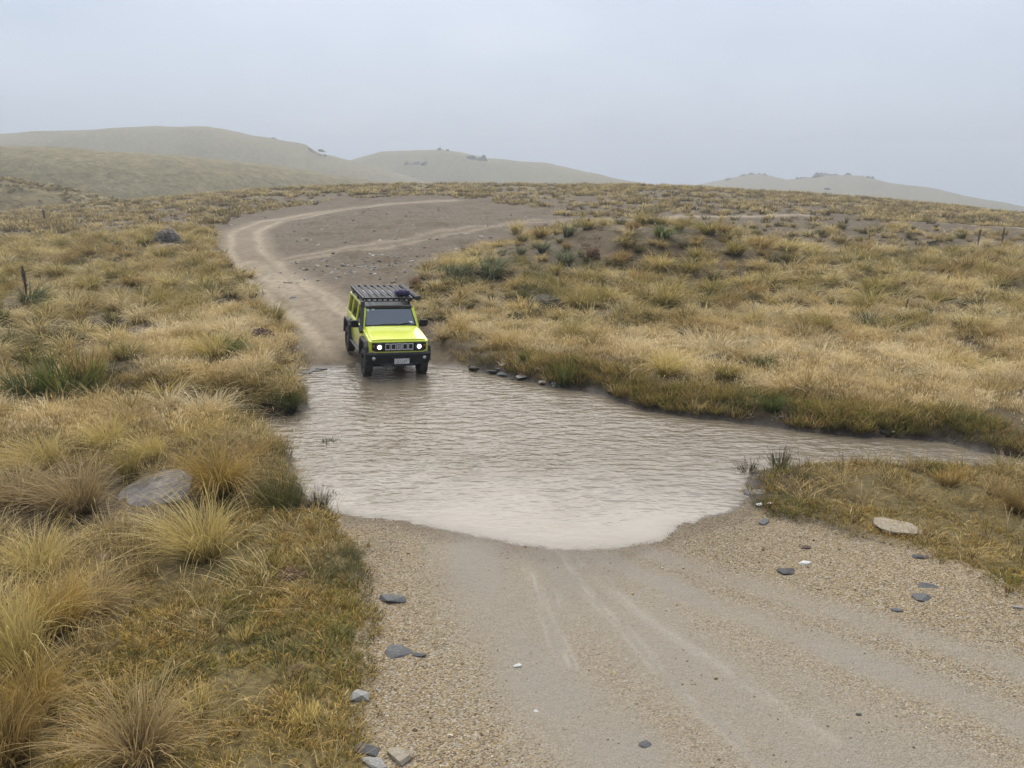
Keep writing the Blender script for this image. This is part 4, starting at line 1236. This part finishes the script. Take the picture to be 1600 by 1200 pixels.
mnd = np.exp(-((((X - 5.6) / 7.0) ** 2 + ((Y - 37.0) / 4.6) ** 2)) ** 2)
X, Y = keep(X, Y, np.clip(field_prob(X, Y) + mnd * .5, 0, 1) * (.25 + .75 * sstep(.4, .6, fbm(X * .9, Y * .9, 89, 3))) * .30, 0.5)
scatter("field_thatch", tuft_meshes("thatch", thatch_m, 6, 22, n=34, base_r=.2, L0=.06, L1=.20, tilt=.6, droop=.3, width=.016, leanmax=.3),
        X, Y, rng.uniform(.6, 1.2, len(X)), "low dry grass between the tussocks of the fields", rng)
# --- distant tussocks on the rise
far_m = grass_mat("distant_tussock", (0.12, 0.09, 0.04), palette=[(.25, (.13, .10, .035)), (.45, (.42, .315, .115)), (.68, (.88, .69, .33))], scale=.2, vary=.3, transl=.3)
X, Y = candidates(90000, -110, 110, 40, 150)
pr = sstep(.40, .60, fbm(X * .22, Y * .35, 83, 5)) * 0.75 + 0.05
pr = pr * (1 - .82 * (sstep(42, 45, Y) * (1 - sstep(57, 62, Y)) * sstep(5, 9, X)))
t2d, _, _ = line_d(X, Y, TRACK2)
pr = pr * np.where((t2d < .9) | ((X > 8) & (t2d < 2.2) & (Y < 62)), 0.03, 1)
X, Y = keep(X, Y, pr * .6)
print("far", len(X))
scatter("distant_tussocks", tuft_meshes("distant", far_m, 5, 3, n=30, base_r=.2, L0=.22, L1=.55, tilt=.6, droop=.3, width=.05, segs=2),
        X, Y, rng.uniform(.6, 1.5, len(X)), "small tussocks dotting the rise behind the road", rng)
# --- short turf
turf_m = grass_mat("short_turf", (0.11, 0.08, 0.026), palette=[(.25, (.24, .20, .038)), (.4, (.50, .37, .07)), (.5, (.70, .48, .12)), (.6, (.54, .31, .085)), (.76, (.92, .72, .32))], scale=1.6, vary=.3)
X, Y = candidates(34000, -9, 10, 3.6, 12.5)
tipm = 1 - np.exp(-(((X - 3.95) / .6) ** 2 + ((Y - 10.7) / .7) ** 2)) * .95
X, Y = keep(X, Y, zone_turf(X, Y) * tipm * np.where(X > 2, .7, 1) * (np.where(X < 2, .36, .16) + .64 * sstep(.34, .55, fbm(X * 1.6, Y * 1.6, 84))), 0.03)
print("turf", len(X))
scatter("short_turf", tuft_meshes("turf", turf_m, 8, 4, n=34, base_r=.10, L0=.03, L1=.10, tilt=.65, droop=.3, width=.0075, leanmax=.2),
        X, Y, rng.uniform(.6, 1.5, len(X)), "short green brown turf beside the gravel", rng)
green_m = grass_mat("green_turf", (0.06, 0.065, 0.018), (0.16, 0.18, 0.042), (0.33, 0.29, 0.07), vary=0.3)
X, Y = candidates(14000, -9, 10, 3.6, 12.5)
X, Y = keep(X, Y, zone_turf(X, Y) * sstep(.55, .66, fbm(X * .8, Y * .8, 85)), 0.03)
scatter("green_turf", tuft_meshes("greenturf", green_m, 6, 5, n=36, base_r=.10, L0=.03, L1=.11, tilt=.6, droop=.3, width=.008, leanmax=.2),
        X, Y, rng.uniform(.6, 1.4, len(X)), "greener patches of short turf", rng)
# --- taller mixed stems in the left foreground and thin stems over the turf
stem_m = grass_mat("dry_stems", (0.085, 0.06, 0.024), palette=[(.28, (.22, .175, .042)), (.45, (.58, .41, .145)), (.6, (.82, .61, .27)), (.76, (.95, .77, .42))], scale=1.0, vary=.25)
X, Y = candidates(26000, -13, 9, 3.4, 15)
pr = (1 - zone_turf(X, Y)) * (1 - .75 * zone_gold(X, Y)) * (0.3 + .7 * sstep(.35, .6, fbm(X * 1.1, Y * 1.1, 86))) * (X < 2) + zone_turf(X, Y) * .05 + (X > 2) * .06
pr = pr * (1 - .95 * np.exp(-(np.hypot(X - SLAB[0], (Y - SLAB[1] + .3)) / .75) ** 4))
X, Y = keep(X, Y, pr * .55, 0.12)
print("stems", len(X))
scatter("dry_stems", tuft_meshes("stems", stem_m, 8, 6, n=40, base_r=.14, L0=.14, L1=.55, tilt=.48, droop=.4, width=.006, segs=4, head=.10, head_w=.010, leanmax=.3),
        X, Y, rng.uniform(.5, 1.15, len(X)), "dry brown stems of grass in the left foreground", rng)
# --- green fringe along the foot of the banks
fringe_m = grass_mat("bank_fringe", (0.06, 0.052, 0.016), palette=[(.25, (.14, .155, .03)), (.42, (.33, .29, .06)), (.56, (.64, .48, .16)), (.66, (.56, .33, .105)), (.78, (.88, .68, .32))], scale=.9, vary=.3)
X, Y = candidates(60000, -9, 20, 9.5, 18.6)
s_ = -water_sd(X, Y)
pr = sstep(.05, .16, s_) * (1 - sstep(.45, 1.35, s_ + (fbm(X * .8, Y * .8, 87) - .5))) * (.35 + .65 * sstep(.3, .55, fbm(X * 1.5, Y * 1.5, 88)))
pr = pr * np.where((X > 2.5) & (Y < 11.75), .10, 1.0)
pr = pr * (.22 + .78 * sstep(.40, .56, fbm(X * .4, Y * .4, 93)))
X, Y = keep(X, Y, pr * .62, 0.05)
print("fringe", len(X))
scatter("bank_fringe", tuft_meshes("fringe", fringe_m, 7, 7, n=36, base_r=.12, L0=.10, L1=.34, tilt=.38, droop=.25, width=.010, leanmax=.2),
        X, Y, rng.uniform(.6, 1.2, len(X)), "green brown grass fringe along the water edge", rng)

# ------------------------------------------------------------------ single tussocks, rushes and shrubs
KIND = {   # root, tip a, tip b
    "amber": ((0.10, 0.085, 0.022), (0.34, 0.235, 0.07), (0.50, 0.36, 0.13)),
    "straw": ((0.16, 0.13, 0.04), (0.46, 0.36, 0.13), (0.62, 0.51, 0.24)),
    "brown": ((0.05, 0.036, 0.014), (0.24, 0.165, 0.06), (0.42, 0.30, 0.125)),
    "drybrown": ((0.10, 0.075, 0.038), (0.28, 0.20, 0.10), (0.44, 0.345, 0.19)),
    "olive": ((0.045, 0.042, 0.012), (0.20, 0.175, 0.05), (0.42, 0.33, 0.125)),
    "green": ((0.035, 0.06, 0.014), (0.115, 0.16, 0.032), (0.30, 0.275, 0.075)),
    "deepgreen": ((0.022, 0.04, 0.012), (0.065, 0.095, 0.024), (0.17, 0.165, 0.055)),
    "bluegreen": ((0.045, 0.055, 0.025), (0.145, 0.165, 0.08), (0.31, 0.30, 0.16)),
    "strawgreen": ((0.045, 0.042, 0.016), (0.30, 0.25, 0.09), (0.62, 0.50, 0.25)),
    "moss": ((0.035, 0.045, 0.014), (0.10, 0.115, 0.034), (0.21, 0.18, 0.065)),
    "rush": ((0.028, 0.034, 0.014), (0.06, 0.062, 0.026), (0.13, 0.10, 0.05)),
    "redbrown": ((0.08, 0.045, 0.026), (0.20, 0.105, 0.06), (0.32, 0.19, 0.11)),
    "purple": ((0.06, 0.042, 0.04), (0.125, 0.08, 0.075), (0.20, 0.14, 0.12)),
    "grey": ((0.09, 0.085, 0.08), (0.17, 0.16, 0.155), (0.27, 0.25, 0.23)),
    "palepink": ((0.35, 0.27, 0.21), (0.52, 0.41, 0.33), (0.60, 0.50, 0.41)),
    "darkshrub": ((0.03, 0.028, 0.028), (0.06, 0.055, 0.055), (0.10, 0.09, 0.085)),
}
for _k in KIND:
    if _k not in ("rush", "darkshrub", "grey", "palepink", "purple", "redbrown", "deepgreen", "moss", "bluegreen", "green"):
        r0, ta, tb = KIND[_k]
        KIND[_k] = (tuple(v * 1.0 for v in r0), tuple(min(.95, v * f) for v, f in zip(ta, (1.5, 1.45, 1.25))), tuple(min(.97, v * f) for v, f in zip(tb, (1.5, 1.45, 1.25))))
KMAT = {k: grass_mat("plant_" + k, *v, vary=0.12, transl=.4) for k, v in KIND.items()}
SHAPE = {}
def plant_shape(form, kind, lod):
    key = (form, kind, lod)
    if key in SHAPE: return SHAPE[key]
    m = KMAT[kind]
    w = {0: .0085, 1: .014, 2: .026}[lod]
    n = {0: 360, 1: 220, 2: 130}[lod]
    sd_ = abs(hash((form, len(kind), lod))) % 50 + len(kind)
    sd_ = sum(ord(ch) for ch in form + kind) + lod
    if form == "tussock":
        ms = tuft_meshes("tussock_" + kind, m, 3, sd_, base_r=.19, tilt=.27, width=w, segs=6, leanmax=.30, n=n, L0=.45, L1=1.0, droop=.42,
                         layers=[dict(n=n), dict(n=n // 3, L0=.8, L1=1.25, tilt=.32, droop=.75), dict(n=n // 2, L0=.2, L1=.55, tilt=.8, droop=.3), dict(n=n // 5, L0=.4, L1=.9, tilt=1.0, droop=.5)])
    elif form in ("rush_clump", "reed", "sedge"):
        ms = tuft_meshes("rush_" + kind, m, 3, sd_, base_r=.22, tilt=.30, width=w * (.9 if form == "rush_clump" else 2.4), segs=4, n=int(n * (.9 if form == "rush_clump" else .34)), L0=.45, L1=1.0, droop=.10, head=.35 if form != "rush_clump" else .1, head_w=w * 2.2, leanmax=.06)
    elif form == "cushion":
        ms = tuft_meshes("cushion_" + kind, m, 3, sd_, base_r=.45, tilt=.55, width=w, segs=3, n=n * 2, L0=.3, L1=.9, droop=.35, leanmax=.1)
    else:      # shrub: short twigs with leaf-sized faces all through a dome
        ms = []
        for i in range(2):
            r_ = random.Random(sd_ + i); V, Fc, S_, Q = [], [], [], []
            for _ in range(900):
                a = r_.random() * 6.283; u = r_.random(); rr_ = (0.35 + .65 * r_.random() ** .5) * (0.85 + .25 * math.sin(3 * a + i) * math.cos(5 * u))
                el = math.asin(min(1, u))
                p = Vector((math.cos(a) * math.cos(el) * .5 * rr_, math.sin(a) * math.cos(el) * .5 * rr_, math.sin(el) * .95 * rr_))
                d1 = Vector((r_.gauss(0, 1), r_.gauss(0, 1), r_.gauss(0.4, 1))).normalized(); d2 = d1.cross(Vector((r_.gauss(0, 1), r_.gauss(0, 1), r_.gauss(0, 1)))).normalized()
                l_, w_ = .05 + .05 * r_.random(), .018 + .02 * r_.random()
                j = len(V); q = r_.random()
                V += [tuple(p - d1 * l_), tuple(p + d2 * w_), tuple(p + d1 * l_), tuple(p - d2 * w_)]; S_ += [rr_] * 4; Q += [q] * 4; Fc.append((j, j + 1, j + 2, j + 3))
            for _ in range(40):
                a = r_.random() * 6.283; t = r_.random() * 1.2
                tip = Vector((math.cos(a) * math.sin(t) * .5, math.sin(a) * math.sin(t) * .5, math.cos(t) * .95))
                sd2 = Vector((-math.sin(a), math.cos(a), 0)) * .012; j = len(V)
                V += [tuple(-sd2), tuple(sd2), tuple(tip)]; S_ += [0, 0, .3]; Q += [.5] * 3; Fc.append((j, j + 1, j + 2))
            ms.append(make_mesh("shrub_%s_%d" % (kind, i), V, Fc, m, attrs=dict(s=S_, q=Q)))
    SHAPE[key] = ms
    return ms
prng = random.Random(5)
def plant(x, y, h, w, kind, name, label, group=None):
    lod = 0 if y < 12 else (1 if y < 24 else 2)
    form = name if name != "tussock" or kind != "moss" else "cushion"
    me = prng.choice(plant_shape(form, kind, lod))
    cat = {"tussock": "grass tussock", "rush_clump": "rushes", "reed": "reeds", "sedge": "sedge", "shrub": "shrub"}[name]
    o = link(name, me, loc=(x, y, (zat(x, y) if name != "reed" else -0.05) - 0.03), rot=(prng.gauss(0, .05), prng.gauss(0, .05), prng.random() * 6.28), label=label, cat=cat, group=group)
    ws = {"tussock": 1.15, "cushion": 1.0, "rush_clump": .95, "reed": .85, "sedge": .95, "shrub": 1.0}[form]
    hs = {"tussock": .92, "cushion": .85, "rush_clump": 1.0, "reed": 1.0, "sedge": 1.0, "shrub": 1.0}[form]
    o.scale = (w / ws, w / ws, h / hs)
    return o
for t in TUSS:
    plant(*t)
# more tussocks; each is told apart by the nearest landmark, the side it lies on and its rank there
LANDMARK = [((-3.2, 18.7), "yellow car"), ((.7, 22.2), "dark speckled boulder"), ((-2.6, 26.4), "dead forked branch"), ((12.1, 23.1), "thin leaning stake"),
            ((28.0, 46.2), "pair of fence posts"), ((-16.1, 25.2), "tall flower spike"), ((24.7, 45.2), "small dark shrub below the terrace"), ((-20.3, 45.5), "grey twiggy shrub"),
            ((-6.3, 18.7), "purple brown shrub"), ((3.4, 32.6), "round red brown shrub"), ((.1, 22.1), "small dark green shrub")]
for want, short in (("dark green tussock in the right field", "dark green tussock in the right field"), ("dark green tussock near the right edge", "dark green tussock at far right"),
                    ("rounded brown tussock in the pale", "rounded brown tussock across the water"), ("olive tussock midway across", "olive tussock midway across the field"),
                    ("rounded olive tussock left", "rounded olive tussock beside the road"), ("brown tussock on the verge", "brown tussock at the road bend"),
                    ("brown tussock in the upper right", "brown tussock in the upper right field"), ("big drooping grey green", "big drooping tussock behind the car"),
                    ("bright green tussock near the crest", "bright green tussock on the mound"), ("olive straw tussock on the right slope", "olive straw tussock right of the mound"),
                    ("pale spiky tussock at the front", "pale spiky tussock before the mound"), ("brown tussock in the left meadow", "brown tussock of the left meadow")):
    t = [t for t in TUSS if t[6].startswith(want)][0]
    LANDMARK.append(((t[0], t[1]), short))
LOOK = {"olive": "olive", "brown": "brown", "strawgreen": "straw-tipped", "bluegreen": "grey green"}
RANK = ["nearest", "second nearest", "third nearest", "fourth nearest", "fifth nearest", "sixth nearest"]
AUTO = []
def field(n, x0, x1, y0, y1, kinds, hmin, hmax, group, mind=1.0):
    pts = []; tries = 0
    have = [(t[0], t[1]) for t in TUSS]
    while len(pts) < n and tries < 20000:
        tries += 1
        x = prng.uniform(x0, x1); y = prng.uniform(y0, y1)
        if abs(x) > y * .70: continue
        if any((x - a) ** 2 + (y - b) ** 2 < mind ** 2 for a, b in pts + have): continue
        ax, ay = np.array([x]), np.array([y])
        if m_dirt(ax, ay)[0] > .05 or m_gravel(ax, ay)[0] > .05 or water_sd(ax, ay)[0] > -1.0: continue
        pts.append((x, y))
    for x, y in pts:
        AUTO.append((x, y, prng.uniform(hmin, hmax), prng.uniform(1.1, 1.6), prng.choice(kinds), group))
field(95, 1, 33, 19.5, 43, ["olive", "olive", "brown", "strawgreen"], .55, 1.0, "tussocks of the right field", 1.2)
field(70, -38, -6, 20.5, 52, ["olive", "brown", "olive", "strawgreen"], .55, 1.05, "tussocks of the left meadow", 1.2)
field(20, -1, 13, 32, 41, ["bluegreen", "olive", "brown"], .35, .7, "tussocks on the mound", .9)
def sector(p, l):
    dx, dy = p[0] - l[0], p[1] - l[1]
    if abs(dx) > abs(dy): return "right of" if dx > 0 else "left of"
    return "behind" if dy > 0 else "in front of"
CLAIM = {}
opts = []
for i, t in enumerate(AUTO):
    for li, (lp, nm) in enumerate(LANDMARK):
        if (t[0] < -5) != (lp[0] < -2.9) and nm != "yellow car": continue
        opts.append((math.hypot(t[0] - lp[0], t[1] - lp[1]), i, li, sector(t, lp)))
opts.sort()
order = {}
for d, i, li, sc_ in opts:                       # rank of each tussock among its look-alikes on that side of that landmark
    order.setdefault((li, sc_, AUTO[i][4]), []).append(i)
for d, i, li, sc_ in opts:
    r_ = order[(li, sc_, AUTO[i][4])].index(i)
    if i not in CLAIM or r_ < CLAIM[i][0]:
        CLAIM[i] = (r_, li, sc_)
for i, (x, y, h, wf_, k, grp) in enumerate(AUTO):
    r_, li, sc_ = CLAIM[i]
    rank = RANK[r_] if r_ < len(RANK) else "%dth nearest" % (r_ + 1)
    plant(x, y, h, h * wf_, k, "tussock", "%s %s tussock %s the %s" % (rank, LOOK[k], sc_, LANDMARK[li][1]), grp)

# ------------------------------------------------------------------ stones
def stone_mat(name, a, b, c, rough=.75, scale=9):
    m = NT(name); co = m.coord()
    n = m.noise(scale, 6, .65, m.mapping(co, (1, 1, 3)))
    col = m.ramp(n, [(.3, a), (.52, b), (.75, c)])
    v = m.noise(40, 4, .7, co)
    col = m.mix(m.ramp(v, [(.55, (0, 0, 0)), (.7, (.45, .45, .45))]), col, c)
    return m.end(m.bsdf(col, rough, 0, .35, m.bump(m.math("ADD", n, m.math("MULTIPLY", v, .4)), .6, .02)))
SM = {"slate": stone_mat("slate", (.05, .05, .05), (.105, .105, .105), (.20, .195, .185), .6),
      "dark": stone_mat("dark_schist", (.025, .024, .026), (.055, .052, .052), (.11, .10, .095), .5),
      "pale": stone_mat("pale_schist", (.17, .165, .15), (.30, .29, .265), (.42, .41, .375)),
      "white": stone_mat("quartz", (.42, .41, .39), (.62, .61, .58), (.75, .74, .71)),
      "tan": stone_mat("tan_schist", (.18, .145, .10), (.31, .265, .195), (.42, .38, .30)),
      "red": stone_mat("rusty_stone", (.04, .022, .02), (.09, .05, .042), (.15, .10, .08)),
      "pink": stone_mat("pink_stone", (.22, .17, .16), (.33, .27, .26), (.42, .36, .345)),
      "boulder": stone_mat("lichened_schist", (.022, .018, .014), (.055, .046, .036), (.26, .22, .14), .95, 14)}
def hull_mesh(name, seed, mat, flat=1.0, n=16, bev=.06, jag=.25):
    r_ = random.Random(seed); bm = bmesh.new()
    for _ in range(n):
        p = Vector((r_.uniform(-1, 1), r_.uniform(-1, 1), r_.uniform(-1, 1)))
        m_ = max(abs(p.x), abs(p.y), abs(p.z)); q = p / m_ * (1 - jag * r_.random()); q = q.lerp(p.normalized(), .45)
        bm.verts.new((q.x * .5, q.y * .5, q.z * .5 * flat))
    res = bmesh.ops.convex_hull(bm, input=bm.verts)
    bmesh.ops.delete(bm, geom=list({g for g in res["geom_interior"] + res["geom_unused"] if isinstance(g, bmesh.types.BMVert)}), context="VERTS")
    if bev:
        bmesh.ops.bevel(bm, geom=list(bm.edges), offset=bev, segments=1, affect="EDGES", clamp_overlap=True)
    bmesh.ops.recalc_face_normals(bm, faces=bm.faces)
    me = bpy.data.meshes.new(name); bm.to_mesh(me); bm.free(); me.materials.append(mat)
    return me
for i, (x, y, w, hh, k, lb) in enumerate(STONES):
    name = "boulder" if k == "boulder" else ("rock" if w > .6 else "stone")
    me = hull_mesh("stone", 300 + i, SM[k], 1.0, 18 if w < .5 else 26, .03)
    dpt = w * prng.uniform(.55, .85)
    zz = max(zat(x, y), -0.04 if water_sd(np.array([x]), np.array([y]))[0] > 0 else -9)
    th = min(max(hh * .6, w * .14), w * .6); w *= 1.18
    if k == "boulder": dpt, th = w * .7, w * .55
    o = link(name, me, loc=(x, y, zz + th * .14), rot=(prng.gauss(0, .05), prng.gauss(0, .05), prng.gauss(0, .35)), label=lb, cat="stone" if name == "stone" else "rock")
    o.scale = (w, dpt, th)

slab_me = hull_mesh('slab', 912, stone_mat('grey_schist_slab', (.085, .078, .07), (.175, .163, .15), (.29, .272, .25), .85, 7), 1.0, 34, .02, .12)
slab = link('flat_rock', slab_me, loc=(SLAB[0], SLAB[1], zat(*SLAB) + .0), rot=(R(10), R(-6), R(14)), label='large flat pale grey schist slab between tussocks on the left bank', cat='rock')
slab.scale = (1.05, 1.05, .20)

# ------------------------------------------------------------------ stakes, stick and dead flower spike
wood = simple_mat("weathered_wood", (.085, .066, .05), .85, var=.35, scale=14, bump=.5)
def stake(x, y, h, r, label, lean=(0, 0), name="stake"):
    bm = bmesh.new()
    bm_tube(bm, [(0, 0, -.15), (lean[0] * .4, lean[1] * .4, h * .45), (lean[0], lean[1], h)], r, 7, [r, r * .95, r * .8])
    bmesh.ops.bevel(bm, geom=[e for e in bm.edges if e.calc_face_angle(0) > .9], offset=r * .2, segments=1, affect="EDGES")
    part(name, bm, wood, None, loc=(x, y, zat(x, y)), label=label, cat="stake" if name == "stake" else "post")
stake(-44.85, 74.4, 1.05, .09, "short dark stake far off at the left edge of the meadow")
stake(12.11, 23.14, .42, .022, "thin leaning dark stake in the middle of the right field", (.05, 0))
stake(27.99, 46.21, 1.0, .05, "left one of two fence posts below the terrace at far right", (.02, 0), "fence_post")
stake(29.81, 46.8, 1.05, .05, "right one of two fence posts below the terrace at far right", (0, 0), "fence_post")
bm = bmesh.new()
pts = [(0, 0, -.05), (.0, .0, .5), (.01, .0, 1.0), (.0, .01, 1.25)]
bm_tube(bm, pts, .03, 7, [.022, .03, .06, .015])
for k in range(60):
    t = prng.uniform(.45, 1.2); a = prng.random() * 6.28; rr_ = .05
    p = Vector((math.cos(a) * .03, math.sin(a) * .03, t)); q = p + Vector((math.cos(a) * rr_, math.sin(a) * rr_, .05))
    bm_bar(bm, p, q, .015, .008)
spike_xy = (TUSS[[t[6].startswith("blue green tussock with a tall") for t in TUSS].index(True)][0] - .05, TUSS[[t[6].startswith("blue green tussock with a tall") for t in TUSS].index(True)][1] - .1)
part("flower_spike", bm, simple_mat("dead_spike", (.10, .065, .042), .9, var=.3, scale=20), None, loc=(*spike_xy, zat(*spike_xy)), label="tall dead brown flower spike rising from the blue green tussock", cat="flower spike")
bm = bmesh.new()
bm_tube(bm, [(.0, 0, .0), (-.16, .02, .20), (-.30, .05, .42), (-.42, .05, .55)], .02, 6, [.028, .024, .018, .008])
bm_tube(bm, [(-.16, .02, .20), (-.14, .04, .36), (-.20, .06, .48)], .012, 6, [.014, .01, .005])
part("dead_branch", bm, wood, None, loc=(-2.57, 26.4, zat(-2.57, 26.4)), smooth=True, label="dead forked branch leaning in the grass behind the car", cat="branch")

# ------------------------------------------------------------------ rock tors on the far ridges
tor_m = stone_mat("tor_rock", (.11, .095, .07), (.18, .155, .11), (.27, .24, .175), .9, .5)
def tor(x, y, w, h, label, seed):
    r_ = random.Random(seed); bm = bmesh.new()
    for k in range(9):
        bm2 = bmesh.new()
        cx, cy = r_.uniform(-.5, .5) * w, r_.uniform(-.25, .25) * w; s_ = r_.uniform(.2, .5); hh = h * r_.uniform(.45, 1.0)
        pts = []
        for _ in range(16):
            u_ = r_.random() ** 1.4; sp = 1.25 - .95 * u_
            pts.append(Vector((cx + r_.uniform(-.5, .5) * w * s_ * sp, cy + r_.uniform(-.4, .4) * w * s_ * sp, (-.6 + 1.6 * u_) * hh)))
        vs2 = [bm2.verts.new(p) for p in pts]
        res = bmesh.ops.convex_hull(bm2, input=vs2)
        bmesh.ops.delete(bm2, geom=list({g for g in res["geom_interior"] + res["geom_unused"] if isinstance(g, bmesh.types.BMVert)}), context="VERTS")
        tmp = bpy.data.meshes.new("tmp"); bm2.to_mesh(tmp); bm2.free(); bm.from_mesh(tmp); bpy.data.meshes.remove(tmp)
    part("rock_tor", bm, tor_m, None, loc=(x, y, zat(x, y) - h * .18), label=label, cat="rock", group="rock tors on the far ridges")
for i, (x, y, w, h, lb) in enumerate([
    (-183.3, 608, 12, 3.0, "low tor on the shoulder of the big misty hill"),
    (-147.9, 585, 22, 4.5, "long broken tor on the falling ridge of the big hill"),
    (-141.5, 582, 12, 4.0, "lowest tor where the big hill meets the next one"),
    (-102.5, 640, 26, 5.0, "dark tor on the face of the middle hill"),
    (-84, 692, 24, 5.0, "wide tor under the crest of the middle hill"),
    (-64.5, 745, 13, 6.5, "pointed tor on the crest of the middle hill"),
    (-33.5, 715, 26, 7.0, "large tor on the right shoulder of the middle hill"),
    (238.6, 860, 10, 4.5, "small tor at the left end of the right hill"),
    (264.0, 862, 30, 5.0, "flat tor on the first top of the right hill"),
    (296.0, 806, 14, 5.0, "small tor in the saddle of the right hill"),
    (322.0, 792, 40, 6.5, "broad tor on the second top of the right hill"),
    (352.0, 780, 22, 5.0, "last tor sloping down the right hill")]):
    tor(x, y, w * .8, h * .62, lb, 40 + i)

# ------------------------------------------------------------------ loose gravel and slate rubble
def pebble_mat():
    m = NT("pebble"); oi = m.n("ShaderNodeObjectInfo")
    c = m.ramp(oi.outputs["Random"], [(0, (.12, .085, .045)), (.2, (.27, .195, .10)), (.45, (.40, .305, .16)), (.68, (.51, .40, .22)), (.84, (.35, .31, .245)), (.95, (.66, .56, .40)), (1, (.09, .09, .095))])
    c = m.mix(1.0, c, (.83, .83, .83), "MULTIPLY")
    return m.end(m.bsdf(c, .75, 0, .3))
pm = pebble_mat()
X, Y = candidates(90000, -3, 9, 3.9, 10.4)
w_ = water_sd(X, Y)
pr = m_gravel(X, Y) * (1 - .93 * np.clip(m_silt(X, Y) * 1.5, 0, 1)) * (w_ < .02) * in_view(X, Y, .05) * (.35 + .65 * fbm(X * 1.2, Y * 1.2, 90))
k = rng.random(len(X)) < pr
X, Y = X[k], Y[k]
print("pebbles", len(X))
scatter("gravel", [hull_mesh("pebble", 500 + i, pm, .6, 10, 0) for i in range(8)], X, Y, .007 + .020 * rng.random(len(X)) ** 3.0 + .035 * (rng.random(len(X)) > .994), "loose golden brown gravel of the near track", rng, zoff=.001, flat_rot=True)
X, Y = candidates(60000, -30, 12, 18, 70)
dd_, run_, side_ = line_d(X, Y, ROAD)
edge = np.exp(-((dd_ - 2.9) / .6) ** 2) * (side_ > 0) * (Y < 48)
ledge = np.exp(-(((X + 6.8) / 2.6) ** 2 + ((Y - 35.5) / 3.5) ** 2)) * .4
rest_ = .035 * m_dirt(X, Y) * (dd_ > 1.9)
k = rng.random(len(X)) < np.clip(edge * .5 + ledge + rest_, 0, 1) * np.maximum(m_dirt(X, Y), edge * .8)
X, Y = X[k], Y[k]
print("rubble", len(X))
rub = [hull_mesh("rubble", 600 + i, SM[["slate", "pale", "tan", "slate", "dark", "pale"][i]], .32, 12, 0) for i in range(6)]
scatter("slate_rubble", rub, X, Y, .05 + .28 * rng.random(len(X)) ** 2.5, "slate rubble along the dirt road", rng, zoff=.0, tilt=.25)
X, Y = candidates(9000, -6, 10, 10, 19)
w_ = -water_sd(X, Y)
k = (rng.random(len(X)) < sstep(-.15, .05, w_) * (1 - sstep(.1, .5, w_)) * (1 - m_gravel(X, Y)) * (.08 + .6 * np.exp(-((X - .2) / 1.1) ** 2 - ((Y - 16.9) / .9) ** 2) + .4 * np.exp(-((X + 4.9) / .5) ** 2 - ((Y - 17.3) / 1.0) ** 2))) & in_view(X, Y)
X, Y = X[k], Y[k]
scatter("shore_pebbles", rub, X, Y, .04 + .16 * rng.random(len(X)) ** 2, "small slate pebbles along the water edge", rng, zoff=0, tilt=.2)

# ------------------------------------------------------------------ haze
def build_haze():
    bm = bmesh.new()
    x0, x1, y0, y1, z0, z1 = -1560, 1560, -1560, 1560, -118, 60
    vs_ = [bm.verts.new((x, y, z)) for x in (x0, x1) for y in (y0, y1) for z in (z0, z1)]
    for f in ((0, 1, 3, 2), (4, 6, 7, 5), (0, 4, 5, 1), (2, 3, 7, 6), (0, 2, 6, 4), (1, 5, 7, 3)):
        bm.faces.new([vs_[i] for i in f])
    bmesh.ops.recalc_face_normals(bm, faces=bm.faces)
    me = bpy.data.meshes.new("haze"); bm.to_mesh(me); bm.free()
    m = NT("haze")
    v = m.n("ShaderNodeVolumePrincipled")
    v.inputs["Color"].default_value = (0.88, 0.94, 1.0, 1)
    v.inputs["Density"].default_value = HAZE_DENSITY
    v.inputs["Anisotropy"].default_value = 0.0
    m.t.links.new(v.outputs[0], m.out.inputs["Volume"])
    me.materials.append(m.mat)
    link("haze", me, kind="stuff", label="pale mist lying over the hills")
HAZE_DENSITY = 0.0009
build_haze()
